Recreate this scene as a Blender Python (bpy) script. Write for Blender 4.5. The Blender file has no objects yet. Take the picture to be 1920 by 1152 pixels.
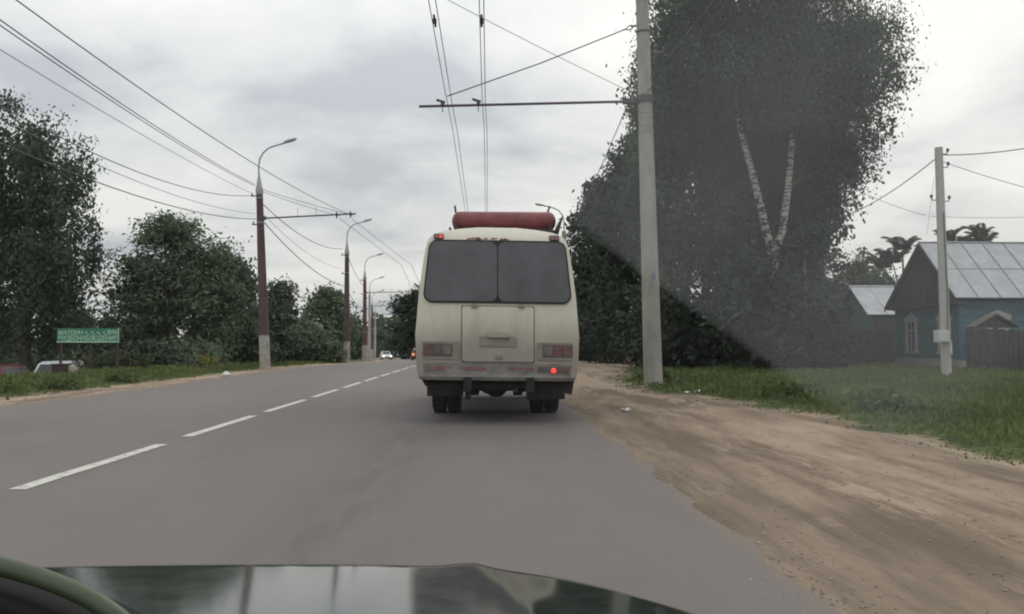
import bpy, math, random
import numpy as np
from mathutils import Vector, Euler, Matrix
R = math.radians
random.seed(7)
SC = bpy.context.scene
COL = SC.collection

# ------------------------------------------------------------------ camera
CAM_Z = 1.23
cd = bpy.data.cameras.new('camera'); cam = bpy.data.objects.new('camera', cd); COL.objects.link(cam)
cd.sensor_width = 36.0; cd.lens = 27.71; cd.clip_start = 0.02; cd.clip_end = 3000
cam.location = (0, 0, CAM_Z); cam.rotation_euler = (R(92.595), 0, R(-1.744))
SC.camera = cam
CM = Euler(cam.rotation_euler).to_matrix()
# ------------------------------------------------------------------ view
SC.view_settings.view_transform = 'Standard'; SC.view_settings.look = 'None'
SC.view_settings.gamma = 1; SC.view_settings.use_curve_mapping = False
SC.view_settings.exposure = 0.0
SC.render.engine = 'CYCLES'
SC.cycles.filter_width = 2.05
SC.cycles.transparent_max_bounces = 16
SC.cycles.max_bounces = 6; SC.cycles.diffuse_bounces = 3; SC.cycles.volume_bounces = 0
# ------------------------------------------------------------------ world: overcast sky
SUN_EL, SUN_AZ = R(38), R(28)          # azimuth east of the road direction
W = bpy.data.worlds.new('World'); SC.world = W; W.use_nodes = True
nt = W.node_tree; nt.nodes.clear()
def nn(t, **k):
    n = nt.nodes.new(t)
    for a, b in k.items(): setattr(n, a, b)
    return n
def math_n(op, a, b=None, c=None):
    n = nn('ShaderNodeMath', operation=op)
    for i, v in enumerate((a, b, c)):
        if v is None: continue
        if isinstance(v, (int, float)): n.inputs[i].default_value = v
        else: nt.links.new(v, n.inputs[i])
    return n.outputs[0]
out = nn('ShaderNodeOutputWorld'); bg = nn('ShaderNodeBackground'); bg.inputs[1].default_value = 0.1
sky = nn('ShaderNodeTexSky', sky_type='NISHITA'); sky.sun_disc = False
sky.sun_elevation = SUN_EL; sky.sun_rotation = SUN_AZ; sky.air_density = 1.5; sky.dust_density = 4
tc = nn('ShaderNodeTexCoord'); sep = nn('ShaderNodeSeparateXYZ'); nt.links.new(tc.outputs['Generated'], sep.inputs[0])
zz = math_n('MAXIMUM', sep.outputs[2], 0.0)
den = math_n('ADD', zz, 0.16)
cmb = nn('ShaderNodeCombineXYZ')
nt.links.new(math_n('DIVIDE', sep.outputs[0], den), cmb.inputs[0])
nt.links.new(math_n('DIVIDE', sep.outputs[1], den), cmb.inputs[1])
cmb.inputs[2].default_value = 3.7
n1 = nn('ShaderNodeTexNoise'); n1.inputs['Scale'].default_value = 1.05; n1.inputs['Detail'].default_value = 7; n1.inputs['Roughness'].default_value = .54
n1.inputs['Distortion'].default_value = .25
nt.links.new(cmb.outputs[0], n1.inputs['Vector'])
ramp = nn('ShaderNodeValToRGB'); nt.links.new(n1.outputs['Fac'], ramp.inputs[0])
e = ramp.color_ramp.elements
e[0].position = .37; e[0].color = (.575, .60, .65, 1)
e[1].position = .62; e[1].color = (.97, .96, .945, 1)
m_ = e.new(.48); m_.color = (.80, .81, .82, 1)
# overcast luminance gradient (brighter towards the zenith) and a soft warm brightening round the veiled sun side horizon
grad = math_n('MULTIPLY_ADD', zz, 1.0, .86)
hor = math_n('POWER', math_n('SUBTRACT', 1.0, zz), 14.0)
sunv = Vector((math.sin(SUN_AZ), math.cos(SUN_AZ), .12)).normalized()
dot = nn('ShaderNodeVectorMath', operation='DOT_PRODUCT'); nt.links.new(tc.outputs['Generated'], dot.inputs[0]); dot.inputs[1].default_value = sunv
glow = math_n('POWER', math_n('MAXIMUM', dot.outputs['Value'], 0.0), 40.0)
gain = math_n('ADD', math_n('ADD', grad, math_n('MULTIPLY', hor, .16)), math_n('MULTIPLY', glow, .07))
gain8 = math_n('MULTIPLY', gain, 9.0)
sc_ = nn('ShaderNodeVectorMath', operation='SCALE'); nt.links.new(ramp.outputs[0], sc_.inputs[0]); nt.links.new(gain8, sc_.inputs['Scale'])
warm = nn('ShaderNodeMix', data_type='RGBA', blend_type='MULTIPLY'); nt.links.new(math_n('MULTIPLY', hor, .8), warm.inputs[0])
nt.links.new(sc_.outputs[0], warm.inputs[6]); warm.inputs[7].default_value = (1.0, .985, .955, 1)
mx = nn('ShaderNodeMix', data_type='RGBA'); mx.inputs[0].default_value = .94
nt.links.new(sky.outputs[0], mx.inputs[6]); nt.links.new(warm.outputs[2], mx.inputs[7])
nt.links.new(mx.outputs[2], bg.inputs[0]); nt.links.new(bg.outputs[0], out.inputs[0])
# ------------------------------------------------------------------ sun behind cloud
sl = bpy.data.lights.new('sun', 'SUN'); sl.energy = 0.8; sl.angle = R(25); sl.color = (1, .96, .9)
so = bpy.data.objects.new('sun', sl); COL.objects.link(so)
sd = Vector((math.sin(SUN_AZ) * math.cos(SUN_EL), math.cos(SUN_AZ) * math.cos(SUN_EL), math.sin(SUN_EL)))
so.rotation_euler = sd.to_track_quat('Z', 'Y').to_euler(); so.location = (0, 0, 60)

# ================================================================== helpers
def ray(px, py):
    return CM @ Vector(((px - 960) / 1478, (576 - py) / 1478, -1))
def at(px, py, Y):
    d = ray(px, py); return Vector((0, 0, CAM_Z)) + d * (Y / d.y)
def sm(a, b, t):
    t = min(1, max(0, (t - a) / (b - a))); return t * t * (3 - 2 * t)
def curve(y):
    if y < 50: return 0.0
    if y < 140: return -6.8 * ((y - 50) / 67) ** 2
    return -12.27 - .2726 * (y - 140)
def roadz(y):
    y = min(y, 185)
    if y < 36: return 0.0
    if y < 52: return -.018 * (y - 36) ** 2 / 32
    return -.018 * (y - 44)
def grass_edge(y):
    pts = [(-60, 5.2), (0, 5.0), (7, 4.8), (12, 4.75), (15, 4.2), (17.5, 3.6), (21, 3.55), (25, 4.5), (32, 5.8), (38, 8), (60, 9), (70, 4), (2000, 4)]
    for (a, b), (c, d) in zip(pts, pts[1:]):
        if y <= c: return b + (d - b) * (y - a) / (c - a)
    return 4
def gz(x, y):
    u = x - curve(y); z = roadz(y)
    if u > 0:
        z += .20 * sm(1.5, 4.2, u) + .10 * sm(6, 12, u)
        if 1.6 < u < 6:
            k = sm(1.6, 2.4, u) * (1 - sm(4.5, 6, u))
            z += k * .022 * (math.sin(u * 5.1 + .35 * math.sin(y * .6)) + .6 * math.sin(y * 1.7 + u * 2) * math.sin(y * .53))
    else:
        z += .05 * sm(9.6, 11.2, -u)
        z -= 1.12 * sm(15.8, 19.3, -u) * sm(20, 33, y) * (1 - sm(70, 120, y))
    return z

class MB:
    def __init__(s): s.v = []; s.f = []
    def add(s, vs, fs):
        o = len(s.v); s.v += [tuple(v) for v in vs]; s.f += [tuple(i + o for i in f) for f in fs]; return s
    def box(s, c, d, rot=None):
        x, y, z = (k / 2 for k in d)
        vs = [Vector((i * x, j * y, k * z)) for k in (-1, 1) for j in (-1, 1) for i in (-1, 1)]
        if rot is not None: vs = [Euler(rot).to_matrix() @ v for v in vs]
        vs = [v + Vector(c) for v in vs]
        return s.add(vs, [(0, 2, 3, 1), (4, 5, 7, 6), (0, 1, 5, 4), (2, 6, 7, 3), (0, 4, 6, 2), (1, 3, 7, 5)])
    def tube(s, path, rad, n=8, cap=True):
        path = [Vector(p) for p in path]; m = len(path)
        if not hasattr(rad, '__len__'): rad = [rad] * m
        vs = []; up = None
        for i, p in enumerate(path):
            t = (path[min(i + 1, m - 1)] - path[max(i - 1, 0)]).normalized()
            if up is None:
                up = Vector((0, 0, 1)) if abs(t.z) < .9 else Vector((1, 0, 0))
            a = t.cross(up).normalized(); b = a.cross(t).normalized(); up = b
            for k in range(n):
                w = 2 * math.pi * k / n
                vs.append(p + (a * math.cos(w) + b * math.sin(w)) * rad[i])
        fs = [(i * n + k, i * n + (k + 1) % n, (i + 1) * n + (k + 1) % n, (i + 1) * n + k) for i in range(m - 1) for k in range(n)]
        if cap: fs += [tuple(range(n))[::-1], tuple((m - 1) * n + k for k in range(n))]
        return s.add(vs, fs)
    def lathe(s, prof, axis='X', c=(0, 0, 0), n=24):
        vs = []
        for (a, r) in prof:
            for k in range(n):
                w = 2 * math.pi * k / n; p, q = r * math.cos(w), r * math.sin(w)
                v = (a, p, q) if axis == 'X' else ((p, a, q) if axis == 'Y' else (p, q, a))
                vs.append((v[0] + c[0], v[1] + c[1], v[2] + c[2]))
        m = len(prof)
        fs = [(i * n + k, i * n + (k + 1) % n, (i + 1) * n + (k + 1) % n, (i + 1) * n + k) for i in range(m - 1) for k in range(n)]
        fs += [tuple(range(n))[::-1], tuple((m - 1) * n + k for k in range(n))]
        return s.add(vs, fs)
    def prism(s, poly, off):           # poly: ring of 3-D points, off: extrusion vector
        n = len(poly); off = Vector(off)
        vs = [Vector(p) for p in poly] + [Vector(p) + off for p in poly]
        return s.add(vs, [tuple(range(n))[::-1], tuple(range(n, 2 * n))] + [(k, (k + 1) % n, n + (k + 1) % n, n + k) for k in range(n)])
    def build(s, name, mat, parent=None, smooth=False, bevel=0, angle=40):
        me = bpy.data.meshes.new(name); me.from_pydata(s.v, [], s.f); me.validate(); me.update()
        bm_fix(me)
        o = bpy.data.objects.new(name, me); COL.objects.link(o)
        if mat is not None: me.materials.append(mat)
        if smooth:
            me.polygons.foreach_set('use_smooth', [True] * len(me.polygons))
            try: me.set_sharp_from_angle(angle=R(angle))
            except Exception: pass
        if bevel:
            b = o.modifiers.new('bevel', 'BEVEL'); b.width = bevel; b.segments = 2; b.limit_method = 'ANGLE'
        if parent is not None: o.parent = parent
        return o
import bmesh
def bm_fix(me):
    b = bmesh.new(); b.from_mesh(me); bmesh.ops.recalc_face_normals(b, faces=b.faces); b.to_mesh(me); b.free()
def tag(o, label=None, cat=None, group=None, kind=None):
    if label: o['label'] = label
    if cat: o['category'] = cat
    if group: o['group'] = group
    if kind: o['kind'] = kind
    return o
def thing(name, label, cat, loc=(0, 0, 0), rz=0, group=None):
    o = bpy.data.objects.new(name, None); COL.objects.link(o); o.empty_display_size = .3
    o.location = loc; o.rotation_euler = (0, 0, rz); return tag(o, label, cat, group)
def copy_tree(o, parent=None):
    c = o.copy(); COL.objects.link(c); c.parent = parent
    for ch in [x for x in o.children]: copy_tree(ch, c)
    return c
# ------------------------------------------------------------------ materials
def mat(name, col, rough=.7, var=.12, scale=6, metal=0, bump=0, bscale=None, col2=None, stretch=(1, 1, 1), spec=.5, lo=.35, hi=.65, detail=6, coord='Object'):
    m = bpy.data.materials.new(name); m.use_nodes = True; t = m.node_tree; p = t.nodes['Principled BSDF']
    p.inputs['Roughness'].default_value = rough; p.inputs['Metallic'].default_value = metal
    p.inputs['Specular IOR Level'].default_value = spec
    tcn = t.nodes.new('ShaderNodeTexCoord'); mp = t.nodes.new('ShaderNodeMapping'); mp.inputs['Scale'].default_value = stretch
    t.links.new(tcn.outputs[coord], mp.inputs[0])
    nz = t.nodes.new('ShaderNodeTexNoise'); nz.inputs['Scale'].default_value = scale; nz.inputs['Detail'].default_value = detail
    nz.inputs['Roughness'].default_value = .62
    t.links.new(mp.outputs[0], nz.inputs['Vector'])
    rp = t.nodes.new('ShaderNodeValToRGB'); t.links.new(nz.outputs['Fac'], rp.inputs[0])
    a = [max(0, c * (1 - var)) for c in col]; b = [c * (1 + var) for c in col] if col2 is None else col2
    rp.color_ramp.elements[0].position = lo; rp.color_ramp.elements[1].position = hi
    rp.color_ramp.elements[0].color = (*a, 1); rp.color_ramp.elements[1].color = (*b, 1)
    t.links.new(rp.outputs[0], p.inputs['Base Color'])
    if bump:
        n2 = t.nodes.new('ShaderNodeTexNoise'); n2.inputs['Scale'].default_value = bscale or scale * 3; n2.inputs['Detail'].default_value = 5
        t.links.new(mp.outputs[0], n2.inputs['Vector'])
        bp = t.nodes.new('ShaderNodeBump'); bp.inputs['Strength'].default_value = bump; bp.inputs['Distance'].default_value = .02
        t.links.new(n2.outputs['Fac'], bp.inputs['Height']); t.links.new(bp.outputs[0], p.inputs['Normal'])
    return m
def emit(name, col, s):
    m = bpy.data.materials.new(name); m.use_nodes = True; t = m.node_tree; p = t.nodes['Principled BSDF']
    p.inputs['Base Color'].default_value = (*[c * .5 for c in col], 1)
    p.inputs['Emission Color'].default_value = (*col, 1); p.inputs['Emission Strength'].default_value = s
    nz = t.nodes.new('ShaderNodeTexNoise'); nz.inputs['Scale'].default_value = 30
    mr = t.nodes.new('ShaderNodeMapRange'); mr.inputs['To Min'].default_value = s * .6; mr.inputs['To Max'].default_value = s * 1.4
    t.links.new(nz.outputs['Fac'], mr.inputs[0]); t.links.new(mr.outputs[0], p.inputs['Emission Strength'])
    return m
def foliage(name, dark, light, trans=.25):
    m = bpy.data.materials.new(name); m.use_nodes = True; t = m.node_tree; t.nodes.clear()
    o = t.nodes.new('ShaderNodeOutputMaterial'); d = t.nodes.new('ShaderNodeBsdfDiffuse'); tr = t.nodes.new('ShaderNodeBsdfTranslucent')
    gl = t.nodes.new('ShaderNodeBsdfGlossy'); gl.inputs['Roughness'].default_value = .5
    at_ = t.nodes.new('ShaderNodeAttribute'); at_.attribute_name = 'rnd'
    rp = t.nodes.new('ShaderNodeValToRGB'); rp.color_ramp.elements[0].color = (*dark, 1); rp.color_ramp.elements[1].color = (*light, 1)
    t.links.new(at_.outputs['Fac'], rp.inputs[0])
    for s in (d, tr): t.links.new(rp.outputs[0], s.inputs[0])
    mx = t.nodes.new('ShaderNodeMixShader'); mx.inputs[0].default_value = trans
    t.links.new(d.outputs[0], mx.inputs[1]); t.links.new(tr.outputs[0], mx.inputs[2])
    m2 = t.nodes.new('ShaderNodeMixShader'); m2.inputs[0].default_value = .03
    t.links.new(mx.outputs[0], m2.inputs[1]); t.links.new(gl.outputs[0], m2.inputs[2]); t.links.new(m2.outputs[0], o.inputs[0])
    return m
M = {}
M['bus'] = None
M['rubber'] = mat('rubber', (.012, .012, .012), .75, .3, 8)
M['under'] = mat('underside', (.012, .012, .013), .85, .4, 5)
M['dustrubber'] = mat('dusty_rubber', (.035, .032, .03), .9, .4, 6)
M['glassdark'] = mat('tinted_dusty_glass', (.082, .083, .093), .25, .2, 2.2, spec=.5)
M['bumper'] = mat('bumper_grey', (.15, .143, .133), .7, .22, 4, stretch=(1, 1, 3), col2=(.22, .205, .185))
M['trimbeige'] = mat('dusty_grey_beige', (.21, .20, .17), .75, .2, 5)
M['lens'] = mat('dusty_red_lens', (.14, .065, .062), .5, .3, 9)
M['lensclear'] = mat('dusty_clear_lens', (.13, .118, .108), .45, .2, 9)
M['lensdark'] = mat('dark_lens', (.10, .085, .08), .5, .2, 9)
M['redtape'] = mat('faded_red_tape', (.26, .075, .08), .7, .3, 9, col2=(.2, .14, .13))
M['redlit'] = emit('lit_red_lamp', (1, .07, .06), .95)
M['redlitdim'] = emit('lit_red_marker', (.8, .07, .06), .45)
M['plate'] = mat('dirty_number_plate', (.24, .215, .18), .7, .12, 12)
M['platelamp'] = mat('plate_lamp_housing', (.33, .31, .26), .7, .15, 12)
M['cyl'] = mat('red_gas_cylinder', (.18, .034, .042), .45, .2, 5, col2=(.225, .055, .062))
M['cradle'] = mat('dark_cradle_steel', (.03, .028, .032), .6, .3, 8)
M['rust'] = mat('rust', (.2, .085, .04), .9, .4, 20)
M['concrete'] = mat('pole_concrete', (.30, .285, .255), .9, .14, 3, bump=.25, bscale=40, col2=(.37, .35, .315), stretch=(1, 1, .35))
M['concrete2'] = mat('pale_concrete', (.40, .39, .37), .9, .12, 3, bump=.2, bscale=40, stretch=(1, 1, .35))
M['browns'] = mat('pole_brown_paint', (.085, .058, .06), .7, .25, 3, stretch=(1, 1, .4), col2=(.13, .075, .07))
M['redbrowns'] = mat('pole_red_brown_paint', (.13, .055, .045), .7, .25, 3, stretch=(1, 1, .4))
M['whitewash'] = mat('whitewashed_base', (.36, .33, .30), .9, .2, 4, col2=(.46, .43, .39))
M['steel'] = mat('galvanised_steel', (.33, .34, .36), .5, .12, 8, metal=.4)
M['lampgrey'] = mat('lamp_housing_grey', (.38, .38, .40), .5, .1, 8)
M['barpaint'] = mat('bracket_dark_paint', (.085, .06, .085), .6, .25, 6)
M['cable'] = mat('cable_black', (.03, .03, .034), .6, .2, 8)
M['wiregrey'] = mat('wire_grey', (.075, .075, .085), .5, .2, 8)
M['insul'] = mat('insulator', (.05, .045, .05), .5, .2, 8)
M['blue'] = mat('blue_wall_paint', (.050, .115, .150), .8, .28, 3, bump=.15, stretch=(.3, .3, 2), col2=(.07, .165, .205))
M['bluedk'] = mat('blue_trim_paint', (.045, .11, .15), .75, .2, 5)
M['gableboard'] = mat('weathered_dark_boards', (.052, .045, .048), .85, .35, 6, stretch=(3, 3, .5))
M['brownfence'] = mat('brown_fence_boards', (.062, .042, .038), .85, .35, 5, stretch=(3, 3, .6))
M['roofsheet'] = mat('grey_roof_sheet', (.36, .375, .395), .45, .1, 2.5, metal=.15, col2=(.43, .44, .455))
M['seam'] = mat('roof_seam', (.22, .23, .25), .5, .12, 6, metal=.15)
M['frame'] = mat('white_window_paint', (.36, .35, .32), .65, .15, 6)
M['pane'] = mat('house_window_glass', (.03, .035, .04), .12, .2, 4)
M['redroof'] = mat('red_brown_roof', (.085, .05, .048), .8, .25, 6)
M['greenwall'] = mat('green_painted_boards', (.05, .12, .095), .8, .22, 5)
M['meterbox'] = mat('pale_meter_box', (.48, .50, .50), .6, .08, 6)
M['signgreen'] = mat('green_sign_face', (.035, .20, .115), .55, .12, 3)
M['signpale'] = mat('pale_sign_print', (.42, .60, .48), .6, .1, 5)
M['signpost'] = mat('brown_sign_post', (.055, .035, .03), .8, .25, 5)
M['bark'] = mat('grey_brown_bark', (.075, .062, .05), .95, .35, 6, bump=.5, bscale=18, stretch=(1, 1, .3))
M['birch'] = mat('birch_bark', (.05, .048, .045), .85, .2, 5, col2=(.52, .50, .46), stretch=(.6, .6, 3.2), lo=.40, hi=.47)
M['birchfork'] = mat('birch_bark_forked', (.05, .048, .045), .85, .2, 5, col2=(.40, .385, .355), stretch=(.6, .6, 3.0), lo=.42, hi=.52)
M['birchdim'] = mat('birch_bark_old', (.05, .046, .044), .9, .2, 5, col2=(.27, .255, .235), stretch=(.6, .6, 3.0), lo=.38, hi=.5)
M['foliA'] = foliage('leaves_birch', (.036, .056, .038), (.10, .130, .082), .4)
M['foliB'] = foliage('leaves_linden', (.062, .092, .056), (.17, .215, .125), .45)
M['foliC'] = foliage('leaves_dark', (.018, .030, .020), (.048, .064, .038), .2)
M['foliD'] = foliage('leaves_far', (.048, .068, .048), (.110, .138, .092), .35)
M['foliR'] = foliage('leaves_reddish', (.05, .055, .035), (.12, .115, .075), .3)
M['weed'] = foliage('weed_leaves', (.045, .07, .026), (.14, .15, .06), .3)
M['flower'] = foliage('yellow_green_leaves', (.14, .17, .03), (.30, .28, .06), .3)
M['grass'] = foliage('grass_blades', (.055, .088, .024), (.165, .195, .062), .35)

# ================================================================== ground, road
def attr_grid(name, xs, ys, zf, attr, material, kind='structure', jitter=None):
    nx, ny = len(xs), len(ys); vs = []; us = []
    for j, y in enumerate(ys):
        c = curve(y)
        for i, u in enumerate(xs):
            uu = u + (jitter(i, u, y) if jitter else 0)
            vs.append((uu + c, y, zf(uu + c, y))); us.append(uu)
    fs = [(j * nx + i, j * nx + i + 1, (j + 1) * nx + i + 1, (j + 1) * nx + i) for j in range(ny - 1) for i in range(nx - 1)]
    me = bpy.data.meshes.new(name); me.from_pydata(vs, [], fs); me.update()
    a = me.attributes.new('lateral', 'FLOAT', 'POINT'); a.data.foreach_set('value', us)
    if attr:
        b = me.attributes.new('edge', 'FLOAT', 'POINT'); b.data.foreach_set('value', [attr(v[1]) for v in vs])
    me.polygons.foreach_set('use_smooth', [True] * len(me.polygons))
    o = bpy.data.objects.new(name, me); COL.objects.link(o); me.materials.append(material); return tag(o, kind=kind)

def node_mat(name):
    m = bpy.data.materials.new(name); m.use_nodes = True; t = m.node_tree; p = t.nodes['Principled BSDF']
    def N(ty, **k):
        n = t.nodes.new(ty)
        for a, b in k.items(): setattr(n, a, b)
        return n
    def L(a, b): t.links.new(a, b)
    def noise(scale, stretch=(1, 1, 1), detail=6, rough=.6, off=(0, 0, 0)):
        tcn = N('ShaderNodeTexCoord'); mp = N('ShaderNodeMapping'); mp.inputs['Scale'].default_value = stretch; mp.inputs['Location'].default_value = off
        L(tcn.outputs['Object'], mp.inputs[0]); nz = N('ShaderNodeTexNoise'); nz.inputs['Scale'].default_value = scale
        nz.inputs['Detail'].default_value = detail; nz.inputs['Roughness'].default_value = rough; L(mp.outputs[0], nz.inputs['Vector']); return nz.outputs['Fac']
    def mth(op, a, b=None, c=None):
        n = N('ShaderNodeMath', operation=op)
        for i, v in enumerate((a, b, c)):
            if v is None: continue
            if isinstance(v, (int, float)): n.inputs[i].default_value = v
            else: L(v, n.inputs[i])
        return n.outputs[0]
    def step(v, lo, hi):
        n = N('ShaderNodeMapRange', interpolation_type='SMOOTHSTEP'); L(v, n.inputs[0]); n.inputs[1].default_value = lo; n.inputs[2].default_value = hi; return n.outputs[0]
    def mix(f, a, b):
        n = N('ShaderNodeMix', data_type='RGBA')
        if isinstance(f, (int, float)): n.inputs[0].default_value = f
        else: L(f, n.inputs[0])
        for i, v in ((6, a), (7, b)):
            if isinstance(v, tuple): n.inputs[i].default_value = (*v, 1)
            else: L(v, n.inputs[i])
        return n.outputs[2]
    def attr(nm):
        n = N('ShaderNodeAttribute'); n.attribute_name = nm; return n.outputs['Fac']
    def bump(h, s, d=.02):
        b = N('ShaderNodeBump'); b.inputs['Strength'].default_value = s; b.inputs['Distance'].default_value = d; L(h, b.inputs['Height']); L(b.outputs[0], p.inputs['Normal'])
    return m, p, L, noise, mth, step, mix, attr, bump

# ground material: dirt shoulders, grass soil beyond
m, p, L, noise, mth, step, mix, attr, bump = node_mat('verge_ground')
u = attr('lateral'); ed = attr('edge')
big = noise(.9, detail=5); fine = noise(7, detail=8, rough=.7); streak = noise(1.6, (1.1, .16, 1), 6, .65); streak2 = noise(3.2, (1.2, .2, 1), 7, .7, (4, 2, 0))
dirt = mix(step(streak, .36, .62), (.175, .132, .095), (.36, .28, .205))
dirt = mix(mth('MULTIPLY', step(streak2, .50, .66), .75), dirt, (.43, .335, .25))
dirt = mix(mth('MULTIPLY', step(fine, .52, .72), .45), dirt, (.16, .12, .09))
dirt = mix(mth('MULTIPLY', step(noise(.5, (1, .35, 1), 4, .5, (9, 1, 0)), .52, .68), .6), dirt, (.19, .14, .105))
dirt = mix(mth('MULTIPLY', step(mth('ADD', mth('ABSOLUTE', mth('SUBTRACT', u, 2.0)), mth('MULTIPLY', streak, .8)), 1.15, .55), .42), dirt, (.145, .112, .085))
soil = mix(step(noise(3, detail=6), .38, .64), (.045, .062, .022), (.098, .118, .040))
soil = mix(mth('MULTIPLY', step(big, .5, .68), .5), soil, (.15, .125, .07))
right = step(mth('SUBTRACT', u, mth('ADD', ed, mth('MULTIPLY', mth('SUBTRACT', mth('ADD', big, mth('MULTIPLY', fine, .5)), .75), 2.2))), -.18, .22)
left = step(mth('SUBTRACT', mth('MULTIPLY', u, -1), mth('ADD', 10.55, mth('MULTIPLY', mth('SUBTRACT', big, .5), 1.8))), -.12, .18)
L(mix(mth('MAXIMUM', right, left), dirt, soil), p.inputs['Base Color'])
p.inputs['Roughness'].default_value = .95; p.inputs['Specular IOR Level'].default_value = .15
bump(mth('ADD', fine, mth('MULTIPLY', streak2, 1.2)), .8, .045)
M['ground'] = m
# asphalt
m, p, L, noise, mth, step, mix, attr, bump = node_mat('asphalt')
u = attr('lateral')
g = noise(60, detail=3, rough=.6); big = noise(.35, (1, .3, 1), 5, .55); med = noise(2.2, (1, .35, 1), 6, .6)
c = mix(step(big, .35, .65), (.142, .126, .121), (.168, .149, .143))
c = mix(mth('MULTIPLY', step(med, .45, .7), .30), c, (.122, .106, .102))
c = mix(mth('MULTIPLY', step(g, .45, .7), .42), c, (.205, .182, .17))
pt = step(noise(.16, (1, .25, 1), 3, .5, (3, 7, 0)), .52, .56)
c = mix(mth('MULTIPLY', pt, .22), c, (.125, .11, .106))
oil = mth('MULTIPLY', step(mth('ABSOLUTE', mth('ADD', u, 1.05)), .6, .05), step(noise(3.0, (1.5, .3, 1), 6, .7, (1, 5, 0)), .38, .62))
c = mix(mth('MULTIPLY', oil, .38), c, (.085, .077, .075))
# worn wheel paths, dusty edges
wp = mth('ADD', step(mth('ABSOLUTE', mth('SUBTRACT', u, -2.0)), .55, .1), step(mth('ABSOLUTE', mth('SUBTRACT', u, -.15)), .55, .1))
c = mix(mth('MULTIPLY', mth('MULTIPLY', wp, step(med, .3, .6)), .22), c, (.175, .157, .150))
dust_or_glare = mth('MAXIMUM', step(mth('ADD', u, mth('MULTIPLY', med, .5)), 1.68, 1.86), step(mth('SUBTRACT', mth('MULTIPLY', med, 1.0), u), 9.1, 9.9))
c = mix(mth('MULTIPLY', dust_or_glare, .7), c, (.19, .15, .12))
L(c, p.inputs['Base Color']); p.inputs['Roughness'].default_value = .82; p.inputs['Specular IOR Level'].default_value = .3
bump(g, .5, .008)
M['asphalt'] = m
m, p, L, noise, mth, step, mix, attr, bump = node_mat('road_paint')
w = noise(9, detail=7, rough=.75)
L(mix(step(w, .36, .52), (.30, .285, .265), (.56, .55, .49)), p.inputs['Base Color']); p.inputs['Roughness'].default_value = .8
M['paint'] = m

def frange(a, b, s):
    r = []; x = a
    while x < b - 1e-6: r.append(x); x += s
    return r
ys = frange(-30, 2, 1.0) + frange(2, 26, .22) + frange(26, 60, .7) + frange(60, 200, 3) + frange(200, 1500, 60) + [1500]
xs = [-900, -400, -200, -120, -80, -60, -45, -35] + frange(-28, -12, 1.0) + frange(-12, -9, .3) + [-9, -6, -2, .8] + frange(1.2, 7, .2) + frange(7, 14, .5) + frange(14, 30, 2) + [30, 40, 60, 90, 150, 300, 600, 900]
def ground_z(x, y):
    u = x - curve(y)
    return gz(x, y) - (.03 if -9.0 < u < 1.1 else 0.006 if -9.3 < u < 1.55 else 0)
ground = attr_grid('ground', xs, ys, ground_z, grass_edge, M['ground'])
rj = random.Random(3); jit = {}
def road_j(i, u, y):
    if u > 1.2: return .08 + .045 * math.sin(y * 1.3) * math.sin(y * .37 + 1) + .03 * math.sin(y * 4.1) + rj.uniform(-.035, .035) + .12 * sm(6, 1, y)
    if u < -9: return .12 * math.sin(y * .8 + 2) * math.sin(y * .31) + rj.uniform(-.05, .05)
    return 0
ry = frange(-30, 2, 1.0) + frange(2, 30, .3) + frange(30, 60, 1) + frange(60, 200, 3) + frange(200, 700, 25)
road = attr_grid('road', [-9.35, -9.1, -7, -4, -1, 0, 1.25, 1.5], ry, lambda x, y: roadz(y) + .004, None, M['asphalt'], jitter=road_j)
# centre line dashes (measured: about 2.95 m long, 0.75 m gaps)
y0 = 6.76 - 3.72 * 2
for k in range(30):
    a = y0 + k * 3.72; b = a + 2.93; mb = MB(); n = 4
    rr = random.Random(k)
    L_, R_ = [], []
    for i in range(n + 1):
        y = a + (b - a) * i / n; c = curve(y) - 3.93
        L_.append((c - .075 + rr.uniform(-.006, .006), y, roadz(y) + .009)); R_.append((c + .075 + rr.uniform(-.006, .006), y, roadz(y) + .009))
    mb.add(L_ + R_, [(i, n + 1 + i, n + 2 + i, i + 1) for i in range(n)])
    tag(mb.build('lane_marking', M['paint']), kind='structure')

# ================================================================== numpy leaf meshes
def leaf_mesh(name, P, A, B, rnd, material, parent=None):
    """P centres, A long half axes, B short half axes (n x 3): one rhombic leaf spray each"""
    n = len(P)
    V = np.stack([P - A, P + B, P + A, P - B], 1).reshape(-1, 3).astype(np.float32)
    me = bpy.data.meshes.new(name)
    me.vertices.add(4 * n); me.vertices.foreach_set('co', V.ravel())
    me.loops.add(4 * n); me.loops.foreach_set('vertex_index', np.arange(4 * n, dtype=np.int32))
    me.polygons.add(n); me.polygons.foreach_set('loop_start', np.arange(0, 4 * n, 4, dtype=np.int32))
    try: me.polygons.foreach_set('loop_total', np.full(n, 4, dtype=np.int32))
    except Exception: pass
    a = me.attributes.new('rnd', 'FLOAT', 'POINT'); a.data.foreach_set('value', np.repeat(rnd, 4).astype(np.float32))
    me.update(calc_edges=True); me.materials.append(material)
    o = bpy.data.objects.new(name, me); COL.objects.link(o)
    if parent is not None: o.parent = parent
    return o
def unit(v): return v / np.maximum(1e-6, np.linalg.norm(v, axis=1, keepdims=True))
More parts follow.
